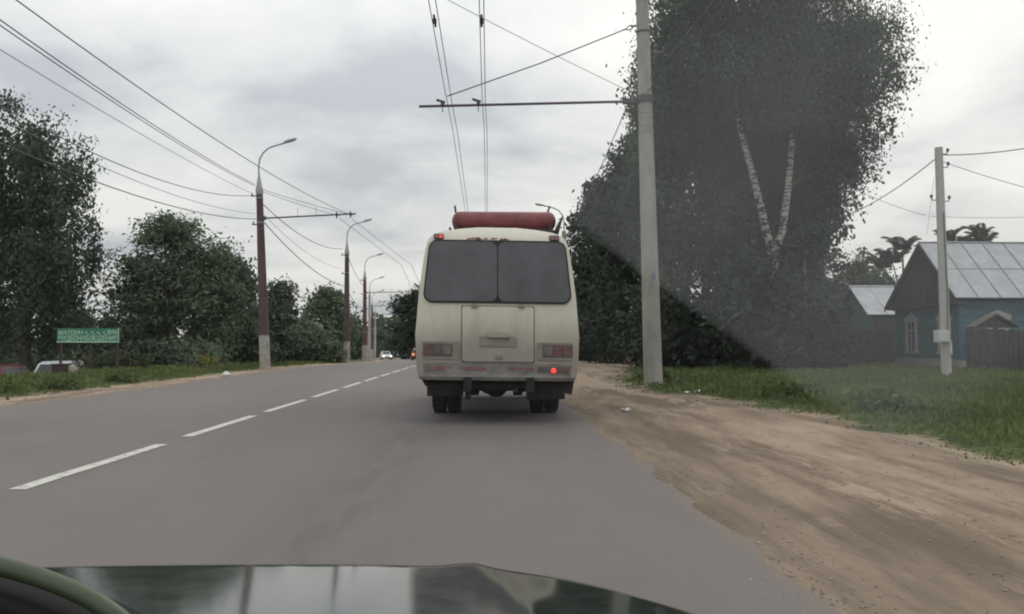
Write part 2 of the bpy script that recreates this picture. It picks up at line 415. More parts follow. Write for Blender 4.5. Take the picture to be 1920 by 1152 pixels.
def crown(ells, n_clump, per, size, sig, rng, droop=0., inner=.45, keep=None):
    E = np.array(ells, float); w = (E[:, 3] * E[:, 4] + E[:, 4] * E[:, 5] + E[:, 3] * E[:, 5]); w /= w.sum()
    k = rng.choice(len(E), n_clump, p=w)
    d = unit(rng.normal(size=(n_clump, 3))); r = inner + (1.06 - inner) * rng.random((n_clump, 1)) ** .6
    C = E[k, :3] + d * r * E[k, 3:6]
    cl = rng.random(n_clump) * .7
    idx = np.repeat(np.arange(n_clump), per); n = len(idx)
    sg = sig * (.6 + .8 * rng.random(n_clump))[idx][:, None]
    off = rng.normal(size=(n, 3)) * sg * np.array([1, 1, .6])
    if droop: 
        dz = rng.exponential(droop * (.4 + 1.2 * rng.random(n_clump))[idx]); dz = np.minimum(dz, 3.5 * droop)
        off[:, 2] -= dz; sh = 1 / (1 + dz / (droop * .8)); off[:, 0] *= .35 + .65 * sh; off[:, 1] *= .35 + .65 * sh
    P = C[idx] + off
    dc = unit(d + .35 * rng.normal(size=d.shape) + np.array([0, 0, .35])); nrm = unit(.55 * rng.normal(size=(n, 3)) + np.array([0, 0, .25]) + 1.0 * dc[idx])
    a = unit(np.cross(nrm, rng.normal(size=(n, 3))))
    if droop: a = unit(a + np.array([0, 0, -1.1]))
    b = unit(np.cross(nrm, a)); s = size * (.6 + .8 * rng.random((n, 1))) * (.7 + .75 * rng.random(n_clump) ** 1.5)[idx][:, None]
    rnd = np.clip(cl[idx] + .3 * rng.random(n), 0, 1)
    if keep is not None:
        q = keep(P); P, a, b, s, rnd, C_ = P[q], a[q], b[q], s[q], rnd[q], None
    return P, a * s * .5, b * s * .27, rnd, C
def limb(mb, p0, p1, r0, r1, rr, n=6, sag=.0, wob=.12, sides=7):
    p0, p1 = Vector(p0), Vector(p1); L = (p1 - p0).length; path = []; rad = []
    for i in range(n + 1):
        t = i / n; q = p0.lerp(p1, t)
        if 0 < i < n: q += Vector((rr.uniform(-1, 1), rr.uniform(-1, 1), rr.uniform(-.4, .4))) * wob * L / n
        q.z += sag * math.sin(math.pi * t); path.append(q); rad.append(r0 + (r1 - r0) * t ** .8)
    mb.tube(path, rad, sides, cap=True)
def tree(label, X, Y, ells, fol, bark='bark', r0=.2, th=None, clumps=400, per=40, size=.2, sig=.35, droop=0, seed=1, limbs=14, group=None, keep=None, inner=.45, cat='tree', name='tree', trunks=None):
    base = Vector((X, Y, gz(X, Y) - .05)); t = thing(name, label, cat, base, group=group)
    rng = np.random.default_rng(seed); rr = random.Random(seed)
    P, A, B, rnd, C = crown(ells, clumps, per, size, sig, rng, droop, inner, keep)
    leaf_mesh('crown', P, A, B, rnd, M[fol], t)
    mb = MB(); top = max(e_[2] + e_[5] * .6 for e_ in ells) if th is None else th
    if trunks is None:
        cx = sum(e_[0] for e_ in ells) / len(ells); cy = sum(e_[1] for e_ in ells) / len(ells)
        path = [(0, 0, 0), (rr.uniform(-.1, .1), 0, top * .25), (cx * .4 + rr.uniform(-.2, .2), cy * .4, top * .55), (cx * .7, cy * .7, top * .8), (cx, cy, top)]
        mb.tube(path, [r0 * 1.25, r0, r0 * .75, r0 * .45, r0 * .12], 9)
        for k in range(limbs):
            c = C[rr.randrange(len(C))]; h = max(top * .15, min(top * .85, c[2] - .5 - rr.random() * 1.6)); f = h / top
            o = Vector((cx * f, cy * f, h)); limb(mb, o, c, r0 * .38 * (1 - .6 * f), .015, rr, sag=.15)
    else:
        for (path, rad) in trunks: mb.tube(path, rad, 10)
        tk = mb.build('trunk', M[bark], t, smooth=True, angle=60); mb = MB()
        for k in range(limbs):
            c = Vector(C[rr.randrange(len(C))]); best = None
            for (path, rad) in trunks:
                for q in path[1:]:
                    q = Vector(q)
                    if q.z < c.z and (best is None or (q - c).length < (best - c).length): best = q
            if best is None: continue
            limb(mb, best, c, r0 * .22, .012, rr, sag=.1)
        tag(mb.build('limbs', M['bark'], tk, smooth=True), kind='stuff')
    if trunks is None: mb.build('trunk', M[bark], t, smooth=True, angle=60)
    return t

def E_(px0, px1, py0, py1, Y, X0, Z0, dy=0, ry=None):
    """ellipsoid that spans pixel box at distance Y, local to (X0, Y, Z0)"""
    a = at(px0, py1, Y); b = at(px1, py0, Y)
    rx = (b.x - a.x) / 2; rz = (b.z - a.z) / 2
    return ((a.x + b.x) / 2 - X0, dy, (a.z + b.z) / 2 - Z0, rx, ry or rx, rz)

# ---------------- big weeping birch on the left
Y = 40; X0 = -23.0; Z0 = gz(X0, Y) - .05
ells = [E_(-60, 70, 175, 420, Y, X0, Z0), E_(20, 168, 215, 430, Y, X0, Z0), E_(60, 192, 330, 560, Y, X0, Z0, -.5), E_(-80, 130, 380, 640, Y, X0, Z0, 0),
        E_(60, 150, 520, 640, Y, X0, Z0, .5), E_(-160, 10, 260, 640, Y, X0, Z0, .5)]
tree('tall ragged weeping birch at the far left, drooping over the parked cars', X0, Y, ells, 'foliA', 'bark', .24, clumps=620, per=80, size=.19, sig=.34, droop=.75, seed=11, limbs=26, inner=.3, name='birch_tree')
# second one: broad bushy trees behind the sign
Y = 42; X0 = -16.6; Z0 = gz(X0, Y) - .05
ells = [E_(190, 320, 470, 690, Y, X0, Z0), E_(230, 400, 405, 640, Y, X0, Z0, 1), E_(330, 440, 455, 690, Y, X0, Z0, .5), E_(255, 345, 400, 470, Y, X0, Z0, 1, 1.2)]
tree('broad dark green tree with a lumpy crown right behind the green sign', X0, Y, ells, 'foliB', 'bark', .22, clumps=480, per=70, size=.20, sig=.38, seed=12, limbs=16, name='linden_tree')
Y = 45; X0 = -14.6; Z0 = gz(X0, Y) - .05
ells = [E_(380, 475, 455, 600, Y, X0, Z0, 0), E_(370, 460, 560, 690, Y, X0, Z0), E_(415, 480, 500, 640, Y, X0, Z0, .4)]
tree('rounded tree with drooping outer twigs left of the first lamp pole', X0, Y, ells, 'foliA', 'bark', .16, clumps=300, per=40, size=.22, sig=.3, droop=.35, seed=13, limbs=12)
Y = 60; X0 = -16.4; Z0 = gz(X0, Y) - .05
ells = [E_(470, 560, 540, 670, Y, X0, Z0), E_(500, 548, 530, 590, Y, X0, Z0, .5), E_(440, 510, 590, 680, Y, X0, Z0)]
tree('mid green tree showing just right of the first lamp pole', X0, Y, ells, 'foliD', 'bark', .16, clumps=260, per=36, size=.30, sig=.36, seed=14, limbs=10)
Y = 70; X0 = -14.2; Z0 = gz(X0, Y) - .05
ells = [E_(568, 655, 540, 660, Y, X0, Z0), E_(590, 665, 590, 675, Y, X0, Z0, .5), E_(580, 640, 540, 600, Y, X0, Z0, .6)]
tree('rounded tree on the left verge beside the second lamp pole', X0, Y, ells, 'foliB', 'bark', .17, clumps=260, per=36, size=.32, sig=.4, seed=15, limbs=10)
Y = 55; X0 = -12.9; Z0 = gz(X0, Y) - .05
ells = [E_(535, 625, 600, 685, Y, X0, Z0), E_(560, 640, 625, 688, Y, X0, Z0, .3)]
tree('low dense roadside bush between the first and second lamp poles', X0, Y, ells, 'foliB', 'bark', .07, clumps=170, per=40, size=.24, sig=.28, seed=16, limbs=8, cat='bush', name='bush')
Y = 62; X0 = -35.0; Z0 = gz(X0, Y) - .05
ells = [E_(108, 178, 565, 690, Y, X0, Z0), E_(120, 165, 570, 640, Y, X0, Z0)]
tree('small tree in the gap between the weeping birch and the lumpy tree', X0, Y, ells, 'foliA', 'bark', .12, clumps=110, per=32, size=.28, sig=.4, seed=17, limbs=8)
Y = 105; X0 = -20.2; Z0 = gz(X0, Y) - .05
ells = [E_(636, 684, 600, 676, Y, X0, Z0), E_(650, 680, 590, 640, Y, X0, Z0)]
tree('small distant tree left of the third lamp pole', X0, Y, ells, 'foliD', 'bark', .14, clumps=110, per=30, size=.42, sig=.5, seed=18, limbs=6)
# dark shrubs low along the left
rs = random.Random(5)
shrub_lbl = ['dark shrub under the left end of the weeping birch', 'dark shrub behind the dark red parked car', 'dark shrub behind the silver parked car',
             'dark shrub behind the left post of the green sign', 'dark shrub behind the right post of the green sign', 'dark shrub at the foot of the lumpy tree',
             'dark shrub left of the yellowish plant', 'dark shrub between the lumpy tree and the first lamp pole', 'dark shrub behind the first lamp pole', 'dark shrub right of the first lamp pole']
for k, (px, Y, h) in enumerate([(-10, 50, 3.4), (50, 52, 3.6), (110, 53, 3.0), (165, 50, 2.7), (225, 48, 3.2), (285, 38.5, 1.3), (345, 39, 1.4), (440, 44, 2.2), (500, 50, 2.6), (535, 66, 3.4)]):
    q = at(px, 680, Y); X0 = q.x
    ells = [(-.8, 0, h * .45, 1.5, 1.2, h * .5), (.9, .3, h * .38, 1.4, 1.2, h * .42), (0, -.4, h * .25, 2.2, 1.0, h * .3)]
    tree(shrub_lbl[k], X0, Y, ells, 'foliC' if k % 3 else 'foliB', 'bark', .05, clumps=90, per=34, size=.22 + .02 * (Y - 38) * .3, sig=.3, seed=30 + k, limbs=6, group='dark shrubs under the left trees', cat='bush', name='shrub')

# ---------------- right side: forked birch and the row behind it
Y = 28.; X0 = 10.35; Z0 = gz(X0, Y) - .05
def loc(px, py, Yq): 
    q = at(px, py, Yq); return (q.x - X0, Yq - Y, q.z - Z0)
def keepfn(P):
    z = P[:, 2] + Z0; y = P[:, 1]
    return ~((z < 8.5) & (y < .45)) | (np.random.default_rng(5).random(len(z)) < .035)
ells = [E_(1240, 1610, -330, 130, Y, X0, Z0, .5, 4.2), E_(1490, 1690, 5, 205, Y, X0, Z0, .3, 2.4), E_(1215, 1420, -60, 260, Y, X0, Z0, 1.5, 2.8), E_(1530, 1672, 120, 325, Y, X0, Z0, 1.2, 1.6),
        E_(1330, 1640, 130, 420, Y, X0, Z0, 2.4, 1.7), E_(1400, 1590, 280, 520, Y, X0, Z0, 2.0, 1.3), E_(1390, 1535, 420, 640, Y, X0, Z0, 2.0, 1.2), E_(1195, 1260, 60, 250, Y, X0, Z0, .2, .9), E_(1320, 1580, 40, 262, Y, X0, Z0, -1.6, 1.3)]
tr = [([loc(1462, 700, Y), loc(1456, 600, Y), loc(1450, 505, Y), loc(1447, 470, Y)], [.22, .20, .19, .185]),
      ([loc(1448, 480, Y), loc(1432, 410, Y - .1), loc(1412, 330, Y - .2), loc(1390, 250, Y - .2), loc(1370, 130, Y + .4), loc(1350, -60, Y + .8)], [.14, .13, .115, .095, .07, .03]),
      ([loc(1449, 482, Y), loc(1468, 430, Y - .1), loc(1478, 350, Y - .2), loc(1485, 268, Y - .1), loc(1500, 120, Y + .4), loc(1520, -100, Y + .8)], [.14, .13, .115, .10, .07, .03])]
tree('huge forked birch with two white limbs in a V, right of the concrete pole', X0, Y, ells, 'foliA', 'birchfork', .3, clumps=2300, per=105, size=.122, sig=.36, droop=.38, seed=51, limbs=22, keep=keepfn, inner=.35, name='birch_tree', trunks=tr)
Y = 33.; X0 = 8.2; Z0 = gz(X0, Y) - .05
ells = [E_(1175, 1420, 230, 480, Y, X0, Z0, 0, 2.4), E_(1200, 1420, 420, 690, Y, X0, Z0, .2, 2), E_(1190, 1330, 120, 330, Y, X0, Z0, .6, 2)]
tree('dense tall tree directly behind the concrete pole', X0, Y, ells, 'foliA', 'birchdim', .22, clumps=700, per=42, size=.21, sig=.34, droop=.25, seed=52, limbs=18, name='birch_tree')
Y = 42.; X0 = 7.2; Z0 = gz(X0, Y) - .05
ells = [E_(1120, 1260, 300, 520, Y, X0, Z0, 0, 2.2), E_(1110, 1270, 470, 690, Y, X0, Z0, 0, 2.2), E_(1150, 1235, 245, 370, Y, X0, Z0, 0, 1.6)]
tree('dark tree left of the concrete pole, second in the right hand row', X0, Y, ells, 'foliC', 'bark', .2, clumps=520, per=38, size=.25, sig=.36, droop=.2, seed=53, limbs=12)
Y = 54.; X0 = 6.9; Z0 = gz(X0, Y) - .05
ells = [E_(1075, 1190, 350, 560, Y, X0, Z0, 0, 2.4), E_(1070, 1190, 500, 688, Y, X0, Z0, 0, 2.4), E_(1095, 1160, 330, 430, Y, X0, Z0, 0, 1.8)]
tree('dark tree rising just right of the bus roof', X0, Y, ells, 'foliC', 'bark', .2, clumps=400, per=36, size=.30, sig=.42, droop=.2, seed=54, limbs=10)
Y = 70.; X0 = 8.6; Z0 = gz(X0, Y) - .05
ells = [E_(1055, 1160, 400, 560, Y, X0, Z0, 0, 3), E_(1040, 1160, 520, 685, Y, X0, Z0, 0, 3)]
tree('farthest dark tree of the right hand row, close to the bus edge', X0, Y, ells, 'foliC', 'bark', .2, clumps=300, per=34, size=.36, sig=.5, seed=55, limbs=8)
for k, (px, Y, h, lb) in enumerate([(1110, 47, 3.0, 'dark undergrowth bush nearest the bus on the right'), (1160, 40, 2.8, 'dark undergrowth bush behind the brown earth heap'), (1290, 31, 3.2, 'dark undergrowth bush just right of the concrete pole'),
                                (1345, 32, 3.6, 'dark undergrowth bush midway between concrete pole and forked birch'), (1400, 31, 3.2, 'dark undergrowth bush left of the forked birch trunk'), (1448, 26.6, 5.7, 'tall undergrowth bush in front of the forked birch trunk'), (1490, 27.6, 2.8, 'dark undergrowth bush right of the forked birch trunk'), (1250, 33, 3.4, 'dark undergrowth bush hidden partly by the concrete pole')]):
    q = at(px, 680, Y)
    ells = [(-.7, 0, h * .5, 1.5, 1.1, h * .5), (.8, .3, h * .42, 1.4, 1.2, h * .42), (0, -.3, h * .3, 1.9, 1.0, h * .34)]
    tree(lb, q.x, Y, ells, 'foliC', 'bark', .05, clumps=150, per=36, size=.20, sig=.3, seed=70 + k, limbs=7, group='undergrowth bushes on the right', cat='bush', name='bush')
Y = 32.; X0 = 12.0; Z0 = gz(X0, Y) - .05
tree('dense dark tree filling in right behind the forked birch', X0, Y, [E_(1290, 1560, 60, 330, Y, X0, Z0, 0, 1.6), E_(1330, 1570, 250, 500, Y, X0, Z0, 0, 1.4), E_(1350, 1540, 420, 680, Y, X0, Z0, 0, 1.3)], 'foliA', 'bark', .2, clumps=800, per=40, size=.22, sig=.34, droop=.25, seed=57, limbs=10)
# slim birch sapling by the fence
Y = 29.; X0 = at(1514, 690, Y).x; Z0 = gz(X0, Y) - .05
tree('slim birch sapling with a thin pale stem at the left end of the fence', X0, Y, [E_(1470, 1560, 380, 520, Y, X0, Z0, .6, .8)], 'foliA', 'birchdim', .06, clumps=90, per=30, size=.16, sig=.25, droop=.2, seed=80, limbs=6, name='birch_tree',
     trunks=[([(0, 0, 0), (-.02, 0, 1.6), (0, .02, 3.2), (.03, .3, 4.8), (0, .5, 6)], [.075, .065, .055, .04, .015])])
# bushes and saplings behind the shed
for k, (px0, px1, py0, Y, fo, lb) in enumerate([(1530, 1600, 470, 46, 'foliR', 'sparse reddish young tree behind the shed, nearest the birch'), (1585, 1640, 462, 47, 'foliR', 'sparse reddish young tree rising over the shed roof'),
                                         (1610, 1690, 500, 44, 'foliD', 'low round tree between shed and blue house'), (1500, 1600, 530, 42, 'foliC', 'dark tree left of the shed'), (1560, 1660, 505, 50, 'foliD', 'green tree directly behind the shed roof')]):
    X0 = at((px0 + px1) / 2, 680, Y).x; Z0 = gz(X0, Y) - .05
    ells = [E_(px0, px1, py0 + 25, 600, Y, X0, Z0), E_(px0 + 8, px1 - 8, 560, 685, Y, X0, Z0), E_(px0 + 15, px1 - 15, py0, py0 + 60, Y, X0, Z0)]
    tree(lb, X0, Y, ells, fo, 'bark', .1, clumps=110 if fo == 'foliR' else 170, per=26, size=.24, sig=.3, seed=90 + k, limbs=12, inner=.3)
# sumacs with drooping feather leaves behind the house
def sumac(label, px, py, Y, r, seed, nf):
    rr = random.Random(seed); q = at(px, py, Y); X0 = q.x; z0 = gz(X0, Y) - .05
    t = thing('sumac_tree', label, 'tree', (X0, Y, z0), group='sumac trees behind the blue house'); mb = MB(); h = q.z - z0
    P, A, B, rn = [], [], [], []
    heads = [(0, 0, h)] + [(rr.uniform(-.9, .9) * r, rr.uniform(-.5, .5), h - rr.uniform(.3, .9) * r) for _ in range(2)]
    mb.tube([(0, 0, 0), (.05, 0, h * .5), (0, 0, h)], [.09, .07, .03], 7)
    for hd in heads[1:]: limb(mb, (0, 0, h * .55), hd, .05, .02, rr)
    for hd in heads:
        for k in range(nf):
            w = 2 * math.pi * k / nf + rr.uniform(-.3, .3); L_ = r * rr.uniform(.7, 1.1); prev = Vector(hd); el = rr.uniform(1.15, 1.5)
            for i in range(9):
                el -= .13; d = Vector((math.cos(w) * math.cos(el), math.sin(w) * math.cos(el), math.sin(el))); nx = prev + d * L_ / 9
                sd_ = Vector((-math.sin(w), math.cos(w), 0))
                for s in (-1, 1):
                    ax = (sd_ * s + Vector((0, 0, -.45)) + d * .4).normalized() * L_ * .21 * (1 - .05 * i)
                    P.append(nx + ax * .9); A.append(ax); B.append(d * L_ * .075); rn.append(rr.random())
                mb.tube([prev, nx], .012, 4); prev = nx
    leaf_mesh('crown', np.array(P), np.array(A), np.array(B), np.array(rn), M['foliR'], t); mb.build('trunk', M['bark'], t, smooth=True)
sumac('sumac with drooping feathery leaves left of the house gable', 1692, 470, 33.5, 1.0, 1, 9)
sumac('sumac with drooping leaves showing behind the utility pole', 1778, 452, 34, .9, 2, 7)
sumac('sumac with arching leaves above the metal roof ridge', 1838, 446, 34, .95, 3, 7)
# ---------------- far trees
Y = 150; X0 = at(775, 660, Y).x; Z0 = gz(X0, Y) - .05
ells = [E_(755, 815, 545, 640, Y, X0, Z0), E_(732, 775, 555, 590, Y, X0, Z0), E_(738, 800, 600, 676, Y, X0, Z0), E_(770, 800, 540, 580, Y, X0, Z0)]
tree('dark overhanging tree far ahead, just left of the bus', X0, Y, ells, 'foliC', 'bark', .3, clumps=300, per=36, size=.55, sig=.7, seed=101, limbs=10)
for k, (px0, px1, py0, Y, lb) in enumerate([(700, 732, 628, 250, 'pale distant tree where the road disappears'), (722, 745, 636, 230, 'distant tree beside the dark overhanging tree'), (676, 706, 640, 200, 'distant tree behind the farthest lamp poles'), (640, 690, 620, 170, 'distant tree on the left behind the lamp poles')]):
    X0 = at((px0 + px1) / 2, 660, Y).x; Z0 = gz(X0, Y) - .05
    ells = [E_(px0, px1, py0, 676, Y, X0, Z0), E_(px0 + 6, px1 - 4, py0 - 4, py0 + 20, Y, X0, Z0)]
    tree(lb, X0, Y, ells, 'foliD', 'bark', .25, clumps=110, per=30, size=.75, sig=.9, seed=110 + k, limbs=5)
# distant wood: one mass
rng = np.random.default_rng(200); n = 26000
th = rng.uniform(R(-62), R(62), n); rad = rng.uniform(280, 330, n); x = rad * np.sin(th); y = rad * np.cos(th)
top = 10 + 3 * np.sin(th * 40) + 2 * np.sin(th * 93 + 1) + 1.5 * np.sin(th * 210)
z = -3 + top * rng.random(n) ** .7
P = np.stack([x, y, z], 1); a = unit(rng.normal(size=(n, 3))); b = unit(np.cross(a, rng.normal(size=(n, 3)))); s = rng.uniform(1.2, 2.6, (n, 1))
tag(leaf_mesh('distant_wood', P, a * s * .6, b * s * .4, rng.random(n), M['foliD']), kind='stuff')

# ================================================================== grass
def grass(name, n, region, hmin, hmax, seed, wfac=1.0):
    rng = np.random.default_rng(seed); P, A, B, rn = [], [], [], []
    pts = region(rng, n)
    for (x, y) in pts:
        z = gz(x, y); d = math.hypot(x, y)
        cl = .5 + .5 * math.sin(x * 1.7 + 1.3 * math.sin(y * .9)) * math.sin(y * 1.1 + x * .4)
        uu = x - curve(y); ef = min(1, .3 + .55 * max(0, uu - grass_edge(y) if uu > 0 else -uu - 10.5)); h = (hmin + (hmax - hmin) * rng.random() * (.35 + .9 * cl)) * ef; w = (.008 + .0011 * d) * wfac
        an = rng.random() * 6.283; ln = rng.normal(0, .35, 2)
        ax = np.array([ln[0] * h * .5, ln[1] * h * .5, h * .5])
        P.append((x + ax[0], y + ax[1], z + ax[2] - .02)); A.append(ax); B.append((math.cos(an) * w, math.sin(an) * w, 0)); rn.append(min(1, max(0, .25 * rng.random() + .55 * cl + .2 * rng.random())))
    return tag(leaf_mesh(name, np.array(P), np.array(A), np.array(B), np.array(rn), M['grass']), kind='stuff')
def reg_right(rng, n):
    r = []
    while len(r) < n:
        y = 4.5 + 40 * rng.random() ** 1.7; x = rng.uniform(3.2, 24)
        if x > .75 * y + 2: continue
        e = grass_edge(y) + .45 * math.sin(y * 1.9) * math.sin(y * .7) + .25 * math.sin(y * 5.3) - min(.45, rng.exponential(.2)) * (1 if rng.random() < .3 else 0)
        if x - curve(y) < e or (x > 15.6 and y > 25.5): continue
        r.append((x, y))
    return r
def reg_left(rng, n):
    r = []
    while len(r) < n:
        y = 13 + 45 * rng.random() ** 1.5; x = -rng.uniform(10.2, 30)
        if -x > .72 * y + 3: continue
        e = 10.5 + .35 * math.sin(y * 1.4) * math.sin(y * .6) - rng.exponential(.2) * (1 if rng.random() < .3 else 0)
        if -(x - curve(y)) < e: continue
        r.append((x, y))
    return r
g = grass('grass', 52000, reg_right, .05, .22, 1)
g2 = grass('grass', 42000, reg_left, .06, .26, 2)
# taller weeds at the left, one plant each
def weed(label, px, py, Y, h, w, fol, seed, n=260, group=None, name='weed_plant'):
    rng = np.random.default_rng(seed); rr = random.Random(seed); q = at(px, py, Y); X0 = q.x; t = thing(name, label, 'plant', (X0, Y, gz(X0, Y) - .03), group=group); mb = MB()
    P = []; 
    for k in range(9):
        a = rr.uniform(0, 6.28); tip = (math.cos(a) * w * rr.uniform(.2, 1), math.sin(a) * w * rr.uniform(.2, 1), h * rr.uniform(.6, 1)); limb(mb, (math.cos(a) * .08, math.sin(a) * .08, 0), tip, .012, .005, rr, n=4, sides=4)
        for i in range(n // 9):
            f = rr.uniform(.25, 1.02); P.append([tip[0] * f + rr.gauss(0, .07), tip[1] * f + rr.gauss(0, .07), tip[2] * f + rr.gauss(0, .05)])
    P = np.array(P); m_ = len(P); a = unit(rng.normal(size=(m_, 3))); b = unit(np.cross(a, rng.normal(size=(m_, 3)))); s = rng.uniform(.09, .2, (m_, 1))
    leaf_mesh('foliage', P, a * s * .5, b * s * .22, rng.random(m_), M[fol], t); mb.build('stem', M['bark'], t)
weed('yellowish green plant on the left verge before the first lamp pole', 388, 690, 37, .75, .5, 'flower', 1)
for k, (px, lb) in enumerate([(160, 'tall dry weed right of the brown box'), (185, 'tall dry weed below the middle of the green sign'), (212, 'tall dry weed below the right end of the green sign'), (245, 'tall weed just right of the green sign'), (270, 'tall weed well right of the green sign')]):
    weed(lb, px, 700, 33.5 + k * .5, 1.15 - .1 * k, .55, 'weed', 5 + k, group='tall weeds by the green sign')
for k, (x, y, lb) in enumerate([(-11.5, 17, 'low leafy weed clump nearest the left frame edge'), (-10.95, 20.5, 'low leafy weed clump on the left dirt edge'), (-11.6, 19, 'low leafy weed clump deep in the left grass'), (-11.0, 24, 'low leafy weed clump nearest the first lamp pole'), (5.6, 14.5, 'low leafy weed clump on the right grass edge'), (5.9, 11.5, 'low leafy weed clump nearest on the right verge'), (4.5, 20.5, 'low leafy weed clump beside the concrete pole foot')]):
    q = 576; t0 = thing('weed_clump', lb, 'plant', (x, y, gz(x, y) - .02), group='low weed clumps in the verges'); rng = np.random.default_rng(400 + k); m_ = 220
    P = rng.normal(size=(m_, 3)) * np.array([.3, .22, .09]) + np.array([0, 0, .16]); P[:, 2] = np.abs(P[:, 2]); a = unit(rng.normal(size=(m_, 3)) + np.array([0, 0, .4])); b = unit(np.cross(a, rng.normal(size=(m_, 3)))); s = rng.uniform(.08, .2, (m_, 1))
    leaf_mesh('foliage', P, a * s * .5, b * s * .3, rng.random(m_) * .5, M['grass'], t0)
# gravel and clods on the dirt
rng = np.random.default_rng(9); mb = MB(); gi = 0
def pebble(mb, c, r, rr):
    vs = [Vector(v) * r * rr.uniform(.7, 1.2) for v in ((1, 0, 0), (0, 1, 0), (-1, 0, 0), (0, -1, 0), (0, 0, .6), (0, 0, -.5))]
    mb.add([v + c for v in vs], [(0, 1, 4), (1, 2, 4), (2, 3, 4), (3, 0, 4), (1, 0, 5), (2, 1, 5), (3, 2, 5), (0, 3, 5)])
rr = random.Random(77)
for k in range(2600):
    y = 2.6 + 26 * rr.random() ** 1.8; x = (1.35 + abs(rr.gauss(0, 1)) * 1.5) if k % 3 else 1.62 + rr.gauss(0, .13)
    if x > grass_edge(y) + .3: continue
    pebble(mb, Vector((x, y, gz(x, y) + .003)), rr.choice((.006, .008, .010, .013, .022 if rr.random() < .25 else .008)), rr)
for k in range(700):
    y = 13 + 25 * rr.random() ** 1.6; x = -9.3 - abs(rr.gauss(0, .7))
    pebble(mb, Vector((x, y, gz(x, y) + .003)), rr.choice((.012, .018, .03)), rr)
M['stone'] = mat('shoulder_stones', (.25, .20, .155), .9, .3, 3)
tag(mb.build('gravel', M['stone']), kind='stuff')
M['litter'] = mat('white_litter', (.62, .62, .60), .7, .1, 9)
def litter(label, px, py, r, seed, name='litter_scrap'):
    d = ray(px, py); o = Vector((0, 0, CAM_Z)); t = 1.0
    while (o + d * t).z > gz((o + d * t).x, (o + d * t).y) and t < 80: t += .02
    q = o + d * t; rr = random.Random(seed); mb = MB(); n = 5
    vs = [(i / n - .5 + rr.uniform(-.08, .08), j / n - .5 + rr.uniform(-.08, .08), rr.uniform(0, .35)) for j in range(n) for i in range(n)]
    mb.add([Vector(v) * r * 2 for v in vs], [(j * n + i, j * n + i + 1, (j + 1) * n + i + 1, (j + 1) * n + i) for j in range(n - 1) for i in range(n - 1)])
    o_ = mb.build(name, M['litter']); o_.location = (q.x, q.y, gz(q.x, q.y)); tag(o_, label, 'litter', 'scraps of white litter on the right verge')
    md = o_.modifiers.new('thick', 'SOLIDIFY'); md.thickness = .004
litter('white litter scrap on the dirt beside the bus', 1176, 771, .09, 1)
litter('white litter scrap at the grass edge right of the pole', 1309, 737, .09, 2)
litter('small white litter scrap left of another at the grass edge', 1289, 737, .05, 3)
litter('white litter in the grass below the forked birch', 1395, 694, .16, 4)

# ================================================================== the bus
BY = 11.9; BX = .145
bus = thing('bus', 'cream city bus with red gas cylinder on the roof driving ahead', 'bus', (BX, BY, .004))
# dusty cream paint: dirt builds up low on the body
m, p, L, noise, mth, step, mix, attr, bump = node_mat('dusty_cream_paint')
tcn = m.node_tree.nodes.new('ShaderNodeTexCoord'); sp = m.node_tree.nodes.new('ShaderNodeSeparateXYZ'); L(tcn.outputs['Object'], sp.inputs[0])
n_ = noise(2.2, (1, 1, .6), 7, .6); n2 = noise(14, (1, 1, .25), 6, .6)
dl = mth('ADD', step(mth('MULTIPLY', sp.outputs[2], -1), -2.0, -.9), mth('MULTIPLY', mth('SUBTRACT', n_, .5), .9))
c = mix(step(n2, .3, .7), (.585, .555, .465), (.625, .595, .50))
c = mix(mth('MULTIPLY', step(dl, .1, 1.0), .9), c, (.27, .235, .20))
c = mix(mth('MULTIPLY', step(n_, .6, .75), .25), c, (.40, .37, .29))
L(c, p.inputs['Base Color']); p.inputs['Roughness'].default_value = .5; p.inputs['Specular IOR Level'].default_value = .35
dn_ = noise(1.7, (1, 1, 1), 3, .5, (2, 2, 5)); bump(dn_, .25, .05)
M['bus'] = m
PROF = [(.70, 1.205), (.91, 1.235), (1.33, 1.252), (1.93, 1.205), (2.35, 1.155), (2.66, 1.105), (2.80, 1.06), (2.88, .985), (2.94, .84), (2.985, .6), (3.02, .3), (3.03, 0)]
def hw(z):
    for (a, b), (c, d) in zip(PROF, PROF[1:]):
        if z <= c: return b + (d - b) * (max(z, a) - a) / (c - a)
    return 0
def RS(x, z):
    t = min(1, abs(x) / max(.2, hw(min(z, 2.7))))
    return .045 * t * t + .10 * max(0, (t - .88) / .12) ** 2 + .05 * max(0, z - 1.7) ** 1.5 + .28 * max(0, (z - 2.72) / .31) ** 2
def TL(v): return Vector((v[0], v[1], v[2] - .012 * v[0]))
LEN = 6.9
mb = MB(); zs = [.70, .8, .91, 1.1, 1.33, 1.6, 1.93, 2.15, 2.35, 2.5, 2.66, 2.74, 2.80, 2.84, 2.88, 2.91, 2.94, 2.965, 2.985, 3.005, 3.02]
ts = [-1, -.985, -.96, -.92, -.86, -.6, -.3, 0, .3, .6, .86, .92, .96, .985, 1]
vs = [TL((t * hw(z), RS(t * hw(z), z), z)) for z in zs for t in ts]; nt_ = len(ts)
fs = [(j * nt_ + i, j * nt_ + i + 1, (j + 1) * nt_ + i + 1, (j + 1) * nt_ + i) for j in range(len(zs) - 1) for i in range(nt_ - 1)]
